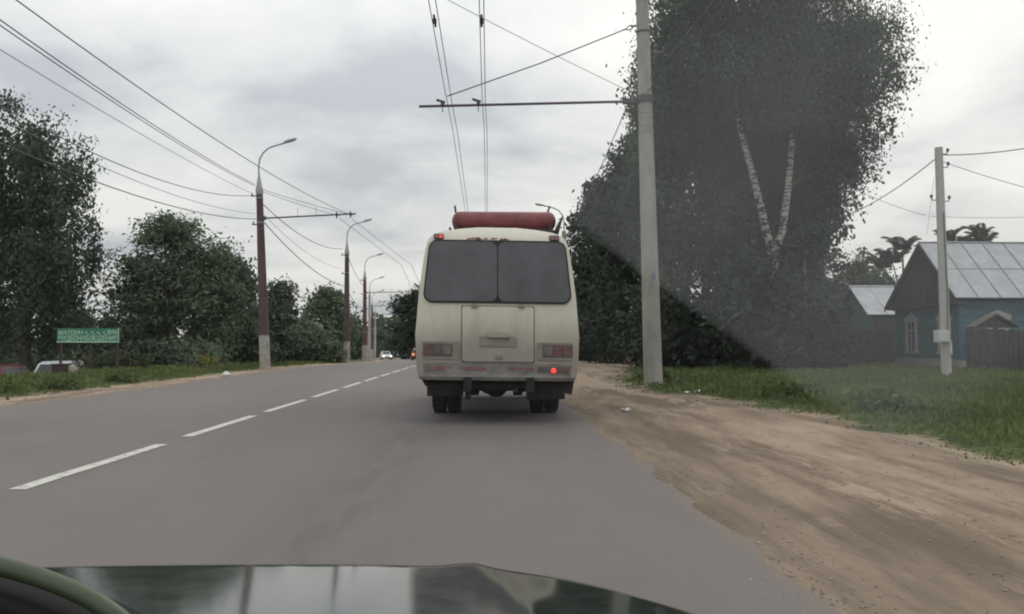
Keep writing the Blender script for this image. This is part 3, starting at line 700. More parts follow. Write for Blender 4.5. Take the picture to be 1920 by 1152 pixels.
# sides and roof running forward
ring = [(hw(z), z) for z in zs] ; loop = [(x, z) for x, z in ring] + [(0, 3.03)] + [(-x, z) for x, z in ring[::-1]]
n0 = len(vs); yst = [None, .5, 2, 4, 6, LEN - .25, LEN]
for si, yy in enumerate(yst):
    for (x, z) in loop:
        sh = .93 if si == len(yst) - 1 else 1
        y = RS(x, z) if yy is None else yy
        zc = z - (.28 * max(0, (z - 2.72) / .31) ** 1.0 * .12 if si == 0 else 0) * 0
        vs.append(TL((x * sh, y, zc)))
nl = len(loop)
for s in range(len(yst) - 1):
    for k in range(nl - 1):
        a = n0 + s * nl + k; fs.append((a, a + 1, a + nl + 1, a + nl))
fs.append(tuple(n0 + (len(yst) - 1) * nl + k for k in range(nl)))
# top strip between the rear grid's last row and the roof ring
mb.add(vs, fs)
body = mb.build('body', M['bus'], bus, smooth=True, angle=50)
wd = body.modifiers.new('weld', 'WELD'); wd.merge_threshold = .002
def patch(outline, off, rings=5, depth=.02):
    """raised plate that follows the rear of the bus; outline in (x, z)"""
    n = len(outline); cx = sum(p_[0] for p_ in outline) / n; cz = sum(p_[1] for p_ in outline) / n; mb = MB(); vs = []
    vs += [TL((x, RS(x, z) - off + depth, z)) for x, z in outline]
    for r in range(rings):
        s = 1 - r / rings
        vs += [TL((cx + (x - cx) * s, RS(cx + (x - cx) * s, cz + (z - cz) * s) - off, cz + (z - cz) * s)) for x, z in outline]
    vs.append(TL((cx, RS(cx, cz) - off, cz))); fs = []
    for r in range(rings):
        for k in range(n): fs.append((r * n + k, r * n + (k + 1) % n, (r + 1) * n + (k + 1) % n, (r + 1) * n + k))
    for k in range(n): fs.append((rings * n + k, rings * n + (k + 1) % n, len(vs) - 1))
    mb.add(vs, fs); return mb
def rrect(x0, x1, z0, z1, r, x0t=None, x1t=None, seg=5, sub=6):
    x0t = x0 if x0t is None else x0t; x1t = x1 if x1t is None else x1t; pts = []
    def arc(cx, cz, a0):
        for i in range(seg + 1):
            a = a0 + math.pi / 2 * i / seg; pts.append((cx + r * math.cos(a), cz + r * math.sin(a)))
    def lin(a, b):
        for i in range(1, sub): pts.append((a[0] + (b[0] - a[0]) * i / sub, a[1] + (b[1] - a[1]) * i / sub))
    C = [(x1 - r, z0 + r, -math.pi / 2), (x1t - r, z1 - r, 0), (x0t + r, z1 - r, math.pi / 2), (x0 + r, z0 + r, math.pi)]
    for k in range(4):
        arc(*C[k]); nxt = C[(k + 1) % 4]; a = pts[-1]; b = (nxt[0] + r * math.cos(nxt[2]), nxt[1] + r * math.sin(nxt[2])); lin(a, b)
    return pts
patch(rrect(-1.125, 1.125, 1.82, 2.785, .14, -1.055, 1.055), .024, rings=8, depth=.06).build('window_gasket', M['rubber'], bus, smooth=True)
gw = patch(rrect(-1.098, -.007, 1.848, 2.757, .11, -1.03, -.007), .034, rings=8, depth=.03).build('window_pane', M['glassdark'], bus, smooth=True)
patch(rrect(.007, 1.098, 1.848, 2.757, .11, .007, 1.03), .034, rings=8, depth=.03).build('window_pane', M['glassdark'], bus, smooth=True)
# engine hatch
patch(rrect(-.546, .556, .930, 1.781, .02), .006, depth=.03).build('hatch_gap', M['under'], bus)
ht = patch(rrect(-.535, .545, .94, 1.77, .03), .022, depth=.03).build('hatch', M['bus'], bus, smooth=True)
for x in (-.35, .36):
    h = MB(); h.box(TL((x, RS(x, 1.775) - .03, 1.775)), (.09, .03, .035)); h.tube([TL((x - .05, RS(x, 1.77) - .045, 1.765)), TL((x + .05, RS(x, 1.77) - .045, 1.765))], .012, 8)
    h.build('hinge', M['trimbeige'], ht)
h = MB(); h.box(TL((0.02, RS(0, 1.0) - .035, 1.01)), (.10, .025, .05)); h.build('latch', M['trimbeige'], ht, bevel=.006)
pl = patch(rrect(-.27, .285, 1.165, 1.315, .02), .034, depth=.012).build('number_plate', M['plate'], ht)
patch(rrect(-.265, .28, 1.17, 1.31, .018), .037, depth=.003).build('plate_face', M['plate'], pl)
h = MB(); h.prism([TL((-.17, RS(0, 1.3) - .035, 1.30)), TL((.18, RS(0, 1.3) - .035, 1.30)), TL((.16, RS(0, 1.39) - .035, 1.395)), TL((-.15, RS(0, 1.39) - .035, 1.395))], (0, -.05, 0)); h.build('plate_lamp', M['platelamp'], ht, bevel=.012)
# seam along gutter above the window with rust
h = MB()
rr = random.Random(4)
for k in range(26):
    x = rr.choice((rr.gauss(-.3, .08), rr.gauss(.02, .10), rr.uniform(-.45, .2))); z = 2.80 + rr.uniform(-.005, .022); r = rr.uniform(.008, .03)
    h.prism([TL((x + r * 1.7 * math.cos(a), RS(x, z) - .003, z + r * .5 * math.sin(a))) for a in [i * 1.2566 for i in range(5)]], (0, .004, 0))
tag(h.build('rust_patch', M['rust'], bus), kind='stuff')
# tail lamp panels
for s, lit in ((-1, 0), (1, 1)):
    x0, x1 = (-1.135, -.57) if s < 0 else (.60, 1.14)
    pn = patch(rrect(x0, x1, .965, 1.235, .02), .014, depth=.03).build('lamp_panel', M['trimbeige'], bus)
    a, b = (-1.10, -.70) if s < 0 else (.70, 1.12)
    patch(rrect(a - .02, b + .02, 1.015, 1.205, .02), .020, depth=.02).build('lamp_frame', M['lensdark'], pn)
    w3 = (b - a) / 3; mats = [M['lens'], M['lensdark'], M['lensclear']] if s < 0 else [M['lensclear'], M['lens'], M['lens']]
    for k in range(3):
        patch(rrect(a + k * w3 + .006, a + (k + 1) * w3 - .006, 1.04, 1.18, .02), .034, depth=.02).build('tail_lamp', mats[k], pn, smooth=True)
    # upper marker lamps
    x = s * .90 - (.03 if s > 0 else 0)
    fr = patch(rrect(x - .075, x + .075, 2.795, 2.885, .012), .03, depth=.05).build('lamp_frame', M['under'], bus)
    for k in (-1, 1):
        patch(rrect(x + k * .034 - .03, x + k * .034 + .03, 2.808, 2.872, .01), .042, depth=.02).build('marker_lamp', M['redlitdim'] if s < 0 and k > 0 else M['lens'], fr)
# bumper: wraps round the corners
mb = MB(); bz = [(.645, .06, 1.15), (.66, -.03, 1.19), (.71, -.05, 1.20), (.75, -.03, 1.205), (.90, -.03, 1.23), (.925, .02, 1.225)]
tb = [i / 12 - 1 for i in range(25)]; vs = []
for (z, yo, w) in bz:
    for t in tb:
        x = t * w; y = yo + .05 * t * t + .18 * max(0, (abs(t) - .86) / .14) ** 2; vs.append(TL((x, y, z)))
    vs.append(TL((w + .004, .9, z))); vs.insert(len(vs) - 1 - len(tb), TL((-w - .004, .9, z)))
n = len(tb) + 2
mb.add(vs, [(j * n + i, j * n + i + 1, (j + 1) * n + i + 1, (j + 1) * n + i) for j in range(len(bz) - 1) for i in range(n - 1)])
bp = mb.build('bumper', M['bumper'], bus, smooth=True, angle=30); sdm = bp.modifiers.new('thick', 'SOLIDIFY'); sdm.thickness = .02; sdm.offset = 1 if False else -1
def bplate(x0, x1, z0, z1, mt, name, off=.004, d=.01):
    h = MB(); n = 6; ring = [(x0 + (x1 - x0) * i / n, z0) for i in range(n + 1)] + [(x1 + (x0 - x1) * i / n, z1) for i in range(n + 1)]
    by = lambda x: -.03 + .05 * (x / 1.22) ** 2 + .18 * max(0, (abs(x) / 1.22 - .86) / .14) ** 2
    vs = [TL((x, by(x) - off, z)) for x, z in ring] + [TL((x, by(x) - off + d + .02, z)) for x, z in ring]; N_ = len(ring)
    fs = [(k, k + 1, 2 * n + 1 - k - 1, 2 * n + 1 - k) for k in range(n)] + [(k, (k + 1) % N_, N_ + (k + 1) % N_, N_ + k) for k in range(N_)]
    h.add(vs, fs); return h.build(name, mt, bp)
bplate(-1.06, -.79, .80, .865, M['redtape'], 'reflector'); bplate(-.55, -.16, .81, .86, M['redtape'], 'reflector'); bplate(.17, .55, .815, .86, M['redtape'], 'reflector')
bplate(.60, 1.08, .775, .875, M['lensdark'], 'lamp_recess', .003)
bplate(.93, 1.05, .79, .84, M['lens'], 'reflector', .012)
fl = MB(); fl.lathe([(0, .042), (.03, .04), (.045, .024), (.048, 0.002)], 'Y', (0, 0, 0), 20)
o = fl.build('fog_lamp', M['redlit'], bp, smooth=True); o.location = TL((.845, .0, .815)); o.rotation_euler = (0, 0, math.pi); tag(o, 'lit round red rear fog lamp')
# bumper hangers
for x in (-.45, .49):
    h = MB(); h.box(TL((x, .02, .60)), (.12, .16, .22)); h.box(TL((x, .25, .48)), (.09, .1, .25)); h.build('hanger_bracket', M['under'], bus, bevel=.01)
# chassis, axle, springs
h = MB(); h.box((0, 2.6, .68), (2.2, 4.8, .16)); h.box((-.45, 2.4, .58), (.1, 4.6, .2)); h.box((.45, 2.4, .58), (.1, 4.6, .2)); h.box((0, .55, .60), (2.1, .7, .16)); h.build('chassis', M['under'], bus)
AX = 2.15
h = MB(); h.tube([(-1.0, AX, .47), (-.25, AX, .47), (0, AX, .47), (.25, AX, .47), (1.0, AX, .47)], [.09, .10, .12, .10, .09], 14)
h.lathe([(-.2, .02), (-.17, .12), (-.08, .19), (.08, .19), (.17, .12), (.2, .02)], 'X', (0, AX - .02, .46), 20)
for s in (-1, 1):
    h.lathe([(-.1, .02), (-.07, .12), (.07, .12), (.1, .02)], 'X', (s * .38, AX - .1, .42), 14)
    h.tube([(s * .47, AX - .75, .56), (s * .47, AX - .3, .42), (s * .47, AX, .39), (s * .47, AX + .3, .42), (s * .47, AX + .75, .56)], .05, 8)
h.tube([(0, AX, .48), (0, 5, .55)], .06, 10); h.build('rear_axle', M['under'], bus, smooth=True)
h = MB(); h.lathe([(-.35, .11), (.35, .11)], 'Y', (-.15, 1.4, .50), 14); h.build('silencer', M['under'], bus, smooth=True); h = MB(); h.box((0, 1.1, .62), (1.0, .9, .22)); h.build('tank', M['under'], bus, bevel=.03)
# wheels
def wheel(mat_t, parent, c, rad, wid, name='wheel', rim=None):
    w = wid / 2; t = MB(); t.lathe([(-w, rad * .56), (-w, rad * .86), (-w * .86, rad * .965), (-w * .5, rad * .995), (w * .5, rad * .995), (w * .86, rad * .965), (w, rad * .86), (w, rad * .56)], 'X', (0, 0, 0), 32)
    for k in range(32):
        a = 2 * math.pi * k / 32
        t.box((0, math.cos(a) * rad * .993, math.sin(a) * rad * .993), (wid * .72, .035, .02), (a + math.pi / 2, 0, 0))
    o = t.build('tyre', mat_t, parent, smooth=True); o.location = c
    r = MB(); r.lathe([(-w * .7, rad * .55), (-w * .5, rad * .4), (-w * .2, rad * .3), (w * .2, rad * .3), (w * .5, rad * .4), (w * .7, rad * .55)], 'X', (0, 0, 0), 20); o2 = r.build('rim', rim or M['steel'], o, smooth=True)
    return o
tw = []
for x in (-.995, -.735, .715, .975): tw.append(wheel(M['rubber'], bus, (x, AX, .455), .455, .235))
for x in (-.95, .95): wheel(M['rubber'], bus, (x, 5.55, .455), .455, .235)
# mud flaps and lower skirts behind the wheels
h = MB(); h.box((-.87, AX - .56, .50), (.62, .014, .36), (R(4), 0, 0)); h.build('mud_flap', M['dustrubber'], bus)
h = MB(); h.box((.87, AX - .56, .47), (.60, .014, .42), (R(4), 0, 0)); h.build('mud_flap', M['dustrubber'], bus)
h = MB(); h.prism([(1.03, .3, .70), (1.2, .3, .70), (1.15, .3, .42), (1.05, .3, .44)], (0, .02, 0)); h.build('mud_flap', M['dustrubber'], bus)
h = MB(); h.prism([(-1.19, .35, .70), (-.7, .35, .70), (-.75, .35, .55), (-1.03, .35, .53), (-1.12, .35, .57)], (0, .4, 0)); h.build('skirt', M['under'], bus)
h = MB(); h.tube([(.28, .3, .50), (.28, 1.4, .52)], .04, 12); h.build('exhaust', M['rust'], bus, smooth=True)
# gas cylinders across the roof, in a cradle
for k in range(3):
    c = MB(); r = .165; x0, x1 = -.76, 1.01; yk = 1.45 + k * .42
    pf = [(x0, .01)] + [(x0 + r * (1 - math.cos(a)) * .75, r * math.sin(a)) for a in (.4, .8, 1.2, 1.57)] + [(x1 - r * (1 - math.cos(a)) * .75, r * math.sin(a)) for a in (1.57, 1.2, .8, .4)] + [(x1, .01)]
    c.lathe(pf, 'X', (0, yk, 3.29), 28); c.build('gas_cylinder', M['cyl'], bus, smooth=True, angle=80)
h = MB()
for x in (-.68, .9):
    h.box((x, 1.85, 3.105), (.06, 1.35, .06))
    for yk in (1.24, 1.66, 2.08, 2.5): h.box((x, yk, 3.16), (.05, .04, .16))
    h.tube([(x - .02, 1.24, 3.47), (x - .02, 1.24, 3.52)], .018, 8)
    h.tube([(x - .02, 1.45, 3.44), (x - .02, 1.45, 3.50)], .018, 8)
h.box((.12, 1.24, 3.09), (1.7, .05, .05)); h.box((.12, 2.5, 3.09), (1.7, .05, .05))
for x in (-.68, .12, .9): h.box((x, 1.3, 3.04), (.06, .06, .12)); h.box((x, 2.45, 3.05), (.06, .06, .1))
h.prism([(1.0, 1.24, 3.05), (1.1, 1.24, 3.36), (1.12, 1.24, 3.36), (1.04, 1.24, 3.05)], (0, 1.26, 0)); h.prism([(-.80, 1.24, 3.06), (-.80, 1.24, 3.16), (-.77, 1.24, 3.16), (-.77, 1.24, 3.06)], (0, 1.26, 0))
h.build('cylinder_cradle', M['cradle'], bus)
# side windows, roof hatch, doors (seen from aside)
for s in (-1, 1):
    for k in range(5):
        y = .55 + k * 1.2; q = [(s * (hw(z) + .012 - .0), yy, z) for yy, z in ((y, 1.75), (y + 1.05, 1.75), (y + 1.05, 2.5), (y, 2.5))]
        w_ = MB(); w_.prism([TL(v) for v in q], (-s * .03, 0, 0)); w_.build('side_window', M['glassdark'], bus, bevel=.01)

# ================================================================== poles
def pole_prof(mb, H, r0, r1, n=16): mb.tube([(0, 0, H * i / 6) for i in range(7)], [r0 + (r1 - r0) * i / 6 for i in range(7)], n)
def lamp_pole(label, px, base_y, Y, topz, lean, detail, body='browns', lamp=True, bar=True, r0=.235, whiteh=1.6):
    q = at(px, base_y, Y); X = q.x; zb = gz(X, Y) - .05; H = topz - zb
    t = thing('lamp_pole', label, 'street lamp', (X, Y, zb), group='lamp poles along the left verge'); t.rotation_euler = (0, R(lean), 0)
    h = MB(); h.tube([(0, 0, 0), (0, 0, whiteh * .5), (0, 0, whiteh)], [r0 * 1.03, r0 * 1.01, r0 * .985], 18); h.build('painted_base', M['whitewash'], t, smooth=True)
    h = MB(); h.tube([(0, 0, whiteh + (H - .45 - whiteh) * i / 5) for i in range(6)], [r0 * .97 - r0 * .33 * i / 5 for i in range(6)], 18); h.build('shaft', M[body], t, smooth=True)
    rt = r0 * .64
    h = MB(); h.lathe([(H - .55, rt * 1.02), (H - .5, rt * 1.12), (H - .3, rt * 1.15), (H - .2, rt * .95), (H + .35, .05), (H + .5, .04)], 'Z', (0, 0, 0), 16); h.build('cap', M['lampgrey'], t, smooth=True)
    for zz_ in (H - .75, H - 1.9, H - 2.2):
        h = MB(); h.lathe([(zz_, rt * 1.13), (zz_ + .05, rt * 1.13)], 'Z', (0, 0, 0), 16); h.build('clamp_band', M['steel'], t, smooth=True)
    if lamp:
        pa = [(0, 0, H + .4), (.0, 0, H + .8)] + [(.95 * (1 - math.cos(a)), 0, H + .8 + .95 * math.sin(a)) for a in (.35, .7, 1.0, 1.2)] + [(1.55, 0, H + 1.93), (1.75, 0, H + 2.0)]
        h = MB(); h.tube(pa, .035, 10); h.build('lamp_arm', M['steel'], t, smooth=True)
        hd = MB(); hd.lathe([(-.32, .02), (-.28, .075), (-.1, .115), (.12, .10), (.3, .06), (.34, .01)], 'X', (0, 0, 0), 14)
        ob = hd.build('lamp_head', M['lampgrey'], t, smooth=True); ob.location = (1.5, 0, H + 1.96); ob.rotation_euler = (0, R(-16), 0); ob.scale = (1, .9, .72)
        ln = MB(); ln.lathe([(-.16, .01), (-.1, .05), (.1, .05), (.16, .01)], 'X', (0, 0, 0), 12); lo = ln.build('lens', M['meterbox'], ob, smooth=True); lo.location = (.1, 0, -.075)
    h = MB()
    for zz_, ln_ in ((H - .6, .28), (H - 1.95, .25), (H - 3.6, .22)):
        h = MB(); h.box((-rt - ln_ * .4, 0, zz_), (ln_, .05, .05)); ib = h.build('insulator_bracket', M['insul'], t)
        h = MB(); h.lathe([(zz_, .03), (zz_ + .12, .04), (zz_ + .14, .02)], 'Z', (-rt - ln_ * .7, 0, 0), 8); h.build('insulator', M['insul'], ib)
    if bar:
        zb_ = 7.05 - zb if isinstance(bar, bool) else bar - zb
        br = MB(); br.tube([(rt * .9, 0, zb_), (4.45, 0, zb_ + .04)], .036, 10); br.box((rt + .05, 0, zb_), (.10, .16, .16)); b_ = br.build('bracket_arm', M['barpaint'], t, smooth=True)
        for xx in (3.55, 4.2):
            hh = MB(); hh.tube([(xx, 0, zb_ + .16), (xx, 0, zb_ - .14)], .03, 8); hh.box((xx, 0, zb_ + .03), (.09, .12, .12)); hh.build('wire_hanger', M['insul'], b_)
        for xx in (1.75, 2.6):
            hh = MB(); hh.tube([(xx, 0, zb_ + .04), (xx, 0, zb_ + .42)], .012, 6); hh.build('stay_rod', M['steel'], b_)
    return t, Vector((X, Y, zb)), H
LP = []
PL = [('first and tallest lamp pole on the left, dark brown with white painted foot', 497, 694, 37, 8.72, -2.6, 'browns'), ('second lamp pole on the left, beside the rounded tree', 650, 684, 57.5, 8.2, -.4, 'browns'),
      ('third lamp pole on the left, reddish brown', 684, 676, 77, 7.9, -.5, 'redbrowns')]
for (lb, px, by, Y, tz, ln, bd) in PL: LP.append(lamp_pole(lb, px, by, Y, tz, ln, True, bd, bar=7.05 if Y < 40 else roadz(Y) + 6.7 if Y > 70 else False))
for k, (px, Y, tz, bd, lb) in enumerate([(692, 97, 7.3, 'concrete2', 'fourth pole on the left, bare pale grey and far away'), (697, 117, 7.0, 'browns', 'fifth pole on the left, dark and far away'), (703, 140, 6.6, 'concrete2', 'sixth pole on the left, smallest of the row')]):
    LP.append(lamp_pole(lb, px, 672, Y, tz, 0, False, bd, lamp=True, bar=roadz(Y) + 6.7, r0=.21))
# pole nearer than the frame, carries the cables
lamp0 = thing('lamp_pole', 'lamp pole just outside the left of the frame', 'street lamp', (-10.55, 13, 0), group='lamp poles along the left verge')
h = MB(); pole_prof(h, 8.6, .235, .16); h.build('shaft', M['browns'], lamp0, smooth=True)
h = MB(); h.tube([(.1, 0, 7.15), (3.2, 0, 7.2)], .045, 8); h.build('bracket_arm', M['barpaint'], lamp0)

def utility(name, label, X, Y, H, r0, r1, leanx, matn, cat='utility pole'):
    zb = gz(X, Y) - .06; t = thing(name, label, cat, (X, Y, zb)); t.rotation_euler = (0, math.atan2(leanx, H), 0); return t, zb
# big concrete trolley pole
PY = 19.3; PX = at(1225, 720, PY).x
rp_, zb = utility('trolley_pole', 'thick pale concrete trolley wire pole standing at the dirt edge right of the bus', PX, PY, 9.9, .22, .17, -.21, 'concrete')
h = MB(); pole_prof(h, 10.6, .232, .148, 24); h.build('shaft', M['concrete'], rp_, smooth=True)
def pole_r(z): return .232 + (.148 - .232) * z / 10.6
for zz_ in (7.03, 6.88, 6.76, 6.62, 6.45, 6.3, 9.62, 9.7):
    h = MB(); r_ = pole_r(zz_) + .004; h.lathe([(zz_ - .008, r_), (zz_, r_ + .008), (zz_ + .008, r_)], 'Z', (0, 0, 0), 24); h.build('wire_band', M['steel'], rp_, smooth=True)
BZ = 7.28 - zb
h = MB(); h.lathe([(BZ - .1, pole_r(BZ) + .015), (BZ + .1, pole_r(BZ) + .015)], 'Z', (0, 0, 0), 24); h.build('clamp_band', M['barpaint'], rp_, smooth=True); h = MB(); h.lathe([(BZ + 1.68, pole_r(8.9) + .012), (BZ + 1.74, pole_r(8.9) + .012)], 'Z', (0, 0, 0), 24); h.build('clamp_band', M['barpaint'], rp_, smooth=True)
bl = at(797, 191, PY); br0 = Vector((bl.x - PX, 0, bl.z - zb))
h = MB(); h.tube([(-.1 - .18, 0, BZ - .03), br0], .033, 12); h.box((-.36, 0, BZ - .03), (.4, .12, .12)); arm = h.build('bracket_arm', M['barpaint'], rp_, smooth=True)
hx = []
for px in (838, 845, 905, 910):
    q = at(px, 188, PY); hx.append(q)
for px in (841, 908):
    q = at(px, 188, PY); h = MB(); c = Vector((q.x - PX, 0, q.z - zb))
    h.box(c, (.08, .12, .09)); h.tube([c + Vector((0, 0, .0)), c + Vector((0, -.02, -.2))], .012, 8); h.box(c + Vector((-.04, 0, .08)), (.22, .05, .05), (0, R(18), 0)); h.build('wire_hanger', M['insul'], arm)
h = MB(); h.prism([(.0, -.237, 2.62), (.09, -.23, 2.62), (.09, -.23, 2.78), (0, -.237, 2.78)], (0, .02, 0)); h.build('painted_mark', mat('blue_grey_mark', (.16, .20, .25), .9, .3, 20), rp_)
# slack: pole 2 on the right far
P2Y = 50; P2X = at(1058, 600, P2Y).x; z2 = gz(P2X, P2Y) - .05
p2 = thing('lamp_pole', 'lamp pole hidden behind the bus, its curved lamp above the roof', 'street lamp', (P2X, P2Y, z2))
h = MB(); pole_prof(h, 8.35 - z2, .22, .14); h.build('shaft', M['concrete'], p2, smooth=True)
h = MB(); H2 = 8.35 - z2; h.tube([(0, 0, H2 - .1), (0, 0, H2 + .6), (-.08, 0, H2 + 1.0), (-.35, 0, H2 + 1.35), (-.8, 0, H2 + 1.55), (-1.55, 0, H2 + 1.68)], .04, 10); h.build('lamp_arm', M['steel'], p2, smooth=True)
hd = MB(); hd.lathe([(-.32, .02), (-.28, .075), (-.1, .115), (.12, .10), (.3, .06), (.34, .01)], 'X', (0, 0, 0), 14); ob = hd.build('lamp_head', M['lampgrey'], p2, smooth=True); ob.location = (-1.55, 0, H2 + 1.7); ob.rotation_euler = (0, R(8), 0); ob.scale = (1, .9, .7)
h = MB(); h.tube([(-.1, 0, 6.9 - z2), (-6.2, 0, 6.9 - z2)], .045, 8); h.build('bracket_arm', M['barpaint'], p2)
# right utility pole
UY = 20.3; q = at(1775, 712, UY); UX = q.x
up, uz = utility('utility_pole', 'slender pale utility pole with a meter box in front of the blue house', UX, UY, 6.1, .13, .1, -.06, 'concrete2')
h = MB(); pole_prof(h, 6.15, .128, .098, 16); h.build('shaft', M['concrete2'], up, smooth=True)
h = MB(); h.box((-.19, -.16, 1.16), (.33, .18, .31)); mbx = h.build('meter_box', M['meterbox'], up, bevel=.012)
h = MB(); h.box((-.19, -.255, 1.16), (.28, .012, .26)); h.build('box_door', M['meterbox'], mbx, bevel=.004)
h = MB(); h.tube([(.05, -.13, .70), (.05, -.13, 1.02)], .045, 10); h.build('conduit', M['meterbox'], up, smooth=True)
h = MB(); h.tube([(.0, -.135, 1.3), (.02, -.135, 2.2), (0, -.12, 4.4)], .012, 6); h.build('riser_cable', M['cable'], up)
h = MB()
for zz_, s in ((5.98, 1), (5.62, 1), (4.75, -1), (4.72, 1)):
    h.tube([(s * .09, 0, zz_), (s * .22, 0, zz_), (s * .24, 0, zz_ + .08)], .014, 6); h.lathe([(zz_ + .06, .03), (zz_ + .12, .04), (zz_ + .15, .02)], 'Z', (s * .24, 0, 0), 10)
h.build('insulator', M['insul'], up, smooth=True)

# ================================================================== cables
def cable(label, a, b, sag, r, mt='cable', name='overhead_cable', cat='cable', group=None):
    a, b = Vector(a), Vector(b); n = 14; mb = MB(); path = []
    for i in range(n + 1):
        t = i / n; q = a.lerp(b, t); q.z -= sag * 4 * t * (1 - t); path.append(q)
    mb.tube(path, r, 5); return tag(mb.build(name, M[mt], smooth=True), label, cat, group)
def P1(px, py): return at(px, py, 37)
def top0(px, py, Y=13): return at(px, py, Y)
A1 = P1(478, 345)
cable('topmost overhead cable sweeping down from the upper left past the first lamp pole', at(0, -22, 13), P1(655, 402), .35, .013, 'wiregrey', group='cables on the left lamp poles')
cable('upper of two close cables reaching the top of the first lamp pole', at(-60, -5, 13), P1(478, 346), .2, .013, group='cables on the left lamp poles')
cable('lower of two close cables reaching the top of the first lamp pole', at(-60, 6, 13), P1(478, 349), .2, .012, group='cables on the left lamp poles')
cable('thin cable below the close pair, ending at the bracket of the first lamp pole', at(-120, 19, 13), P1(474, 364), .15, .009, 'wiregrey', group='cables on the left lamp poles')
cable('sagging dark cable that crosses the weeping birch crown to the first lamp pole', at(-200, 84, 13.3), P1(474, 367), .75, .014, group='cables on the left lamp poles')
cable('thin sagging cable coming out of the birch to the lower clamp of the first pole', at(-200, 120, 13.3), P1(478, 401), .5, .010, 'wiregrey', group='cables on the left lamp poles')
cable('lowest thick cable from the birch to the lower clamp of the first pole', at(-230, 165, 13.3), P1(480, 411), .55, .016, group='cables on the left lamp poles')
cable('stay cable from the first lamp pole head to its bracket tip', P1(493, 356), P1(662, 404), .05, .011, group='cables on the left lamp poles')
cable('stay cable from the first lamp pole head to its bracket middle', P1(493, 360), P1(637, 405), .05, .011, 'wiregrey', group='cables on the left lamp poles')
def P2_(px, py, Y=57.5): return at(px, py, Y)
cable('cable between the heads of the first and second lamp poles', P1(492, 382), P2_(643, 467), .6, .020, group='cables on the left lamp poles')
cable('lower cable between the first and second lamp poles', P1(496, 418), P2_(644, 536), .5, .022, group='cables on the left lamp poles')
cable('faint thin cable between the first and second lamp poles', P1(494, 402), P2_(643, 505), .5, .010, 'wiregrey', group='cables on the left lamp poles')
cable('upper cable between the second and third lamp poles', P2_(652, 480), at(682, 536, 77), .3, .02, 'wiregrey', group='cables on the left lamp poles')
cable('lower cable between the second and third lamp poles', P2_(653, 548), at(682, 578, 77), .3, .022, group='cables on the left lamp poles')
cable('left oncoming trolley wire running from the first bracket into the distance', P1(637, 410), at(752, 497, 58), .0, .012, 'wiregrey', 'trolley_wire', 'trolley wire', 'oncoming trolley wires')
cable('right oncoming trolley wire running from the first bracket into the distance', P1(660, 411), at(772, 498, 58), .0, .012, 'wiregrey', 'trolley_wire', 'trolley wire', 'oncoming trolley wires')
cable('left oncoming trolley wire beyond its hanger', at(752, 497, 58), at(782, 560, 97), .0, .016, 'wiregrey', 'trolley_wire', 'trolley wire', 'oncoming trolley wires')
cable('right oncoming trolley wire beyond its hanger', at(772, 498, 58), at(798, 560, 97), .0, .016, 'wiregrey', 'trolley_wire', 'trolley wire', 'oncoming trolley wires')
# trolley wires of our own lane: from behind, over the bracket, to the far pole
for px, dz, r, lb in ((837, .04, .0085, 'left trolley wire pair over our lane, upper messenger wire'), (847, -.04, .0085, 'left trolley wire pair over our lane, lower contact wire'), (904, .04, .0085, 'right trolley wire pair over our lane, upper messenger wire'), (910, -.04, .0085, 'right trolley wire pair over our lane, lower contact wire')):
    q = at(px, 188, PY); z = q.z + dz; n = 10; mb = MB(); xs_ = q.x
    pts = [(xs_, -12, z + .0), (xs_, PY, z)]
    path = [Vector((xs_ + .04 * (y_ - PY) / 30, y_, z - .35 * 4 * ((y_ + 12) / 31.3) * (1 - (y_ + 12) / 31.3) * (.32 if dz > 0 else .25))) for y_ in [-12 + 31.3 * i / 12 for i in range(13)]]
    path += [Vector((xs_ + .04, y_, z + (6.9 - 7.2) * (y_ - PY) / 30 - .4 * 4 * ((y_ - PY) / 30.7) * (1 - (y_ - PY) / 30.7) * (.32 if dz > 0 else .25))) for y_ in [PY + 30.7 * i / 12 for i in range(1, 13)]]
    mb.tube(path, r, 6); tag(mb.build('trolley_wire', M['wiregrey'], smooth=True), lb, 'trolley wire', 'trolley wires over our lane')
for px, lb in ((815, 'dark coupling clamp on the left trolley wires'), (903, 'dark coupling clamp on the right trolley wires')):
    q = at(px, 38, 14.6); q.z -= .02; h = MB(); h.tube([q + Vector((0, -.22, .02)), q + Vector((0, .25, 0))], .022, 8); h.box(q, (.07, .12, .06)); tag(h.build('wire_clamp', M['insul']), lb, 'clamp', 'clamps on the trolley wires')
# stay with turnbuckle link
s0 = at(1192, 48, PY); s1 = at(838, 181, PY)
stay = thing('stay_cable', 'stay cable with a chain link, holding up the bracket tip from the concrete pole', 'cable', s0)
h = MB(); d = (s1 - s0); h.tube([d * .06, d * .5 + Vector((0, 0, -.05)), d], .014, 6); h.build('wire', M['cable'], stay)
h = MB(); dn = d.normalized(); up_ = Vector((0, 0, 1)); 
lk = [dn * (.06 + .10 + .09 * math.cos(a)) + Vector((0, .0, .05 * math.sin(a))) for a in [i * .5236 for i in range(13)]]
h.tube(lk, .014, 6, cap=False); h.tube([Vector((.05, 0, 0)), dn * .09], .022, 6); h.tube([dn * .24, d * .07], .018, 6); h.build('chain_link', M['barpaint'], stay)
cable('faint diagonal span wire crossing the sky from top centre to the concrete pole', at(1190, 176, PY), at(420, -230, 13.5), .1, .007, 'wiregrey')
cable('dark cable leaving the concrete pole backward over the forked birch', at(1214, 172, PY - .2), (5.2, -6, 8.2), .5, .013)
cable('dark cable running from the concrete pole ahead along the tree row', at(1206, 178, PY - .2), (P2X, P2Y, 7.0), .5, .014, group='cables ahead of the concrete pole')
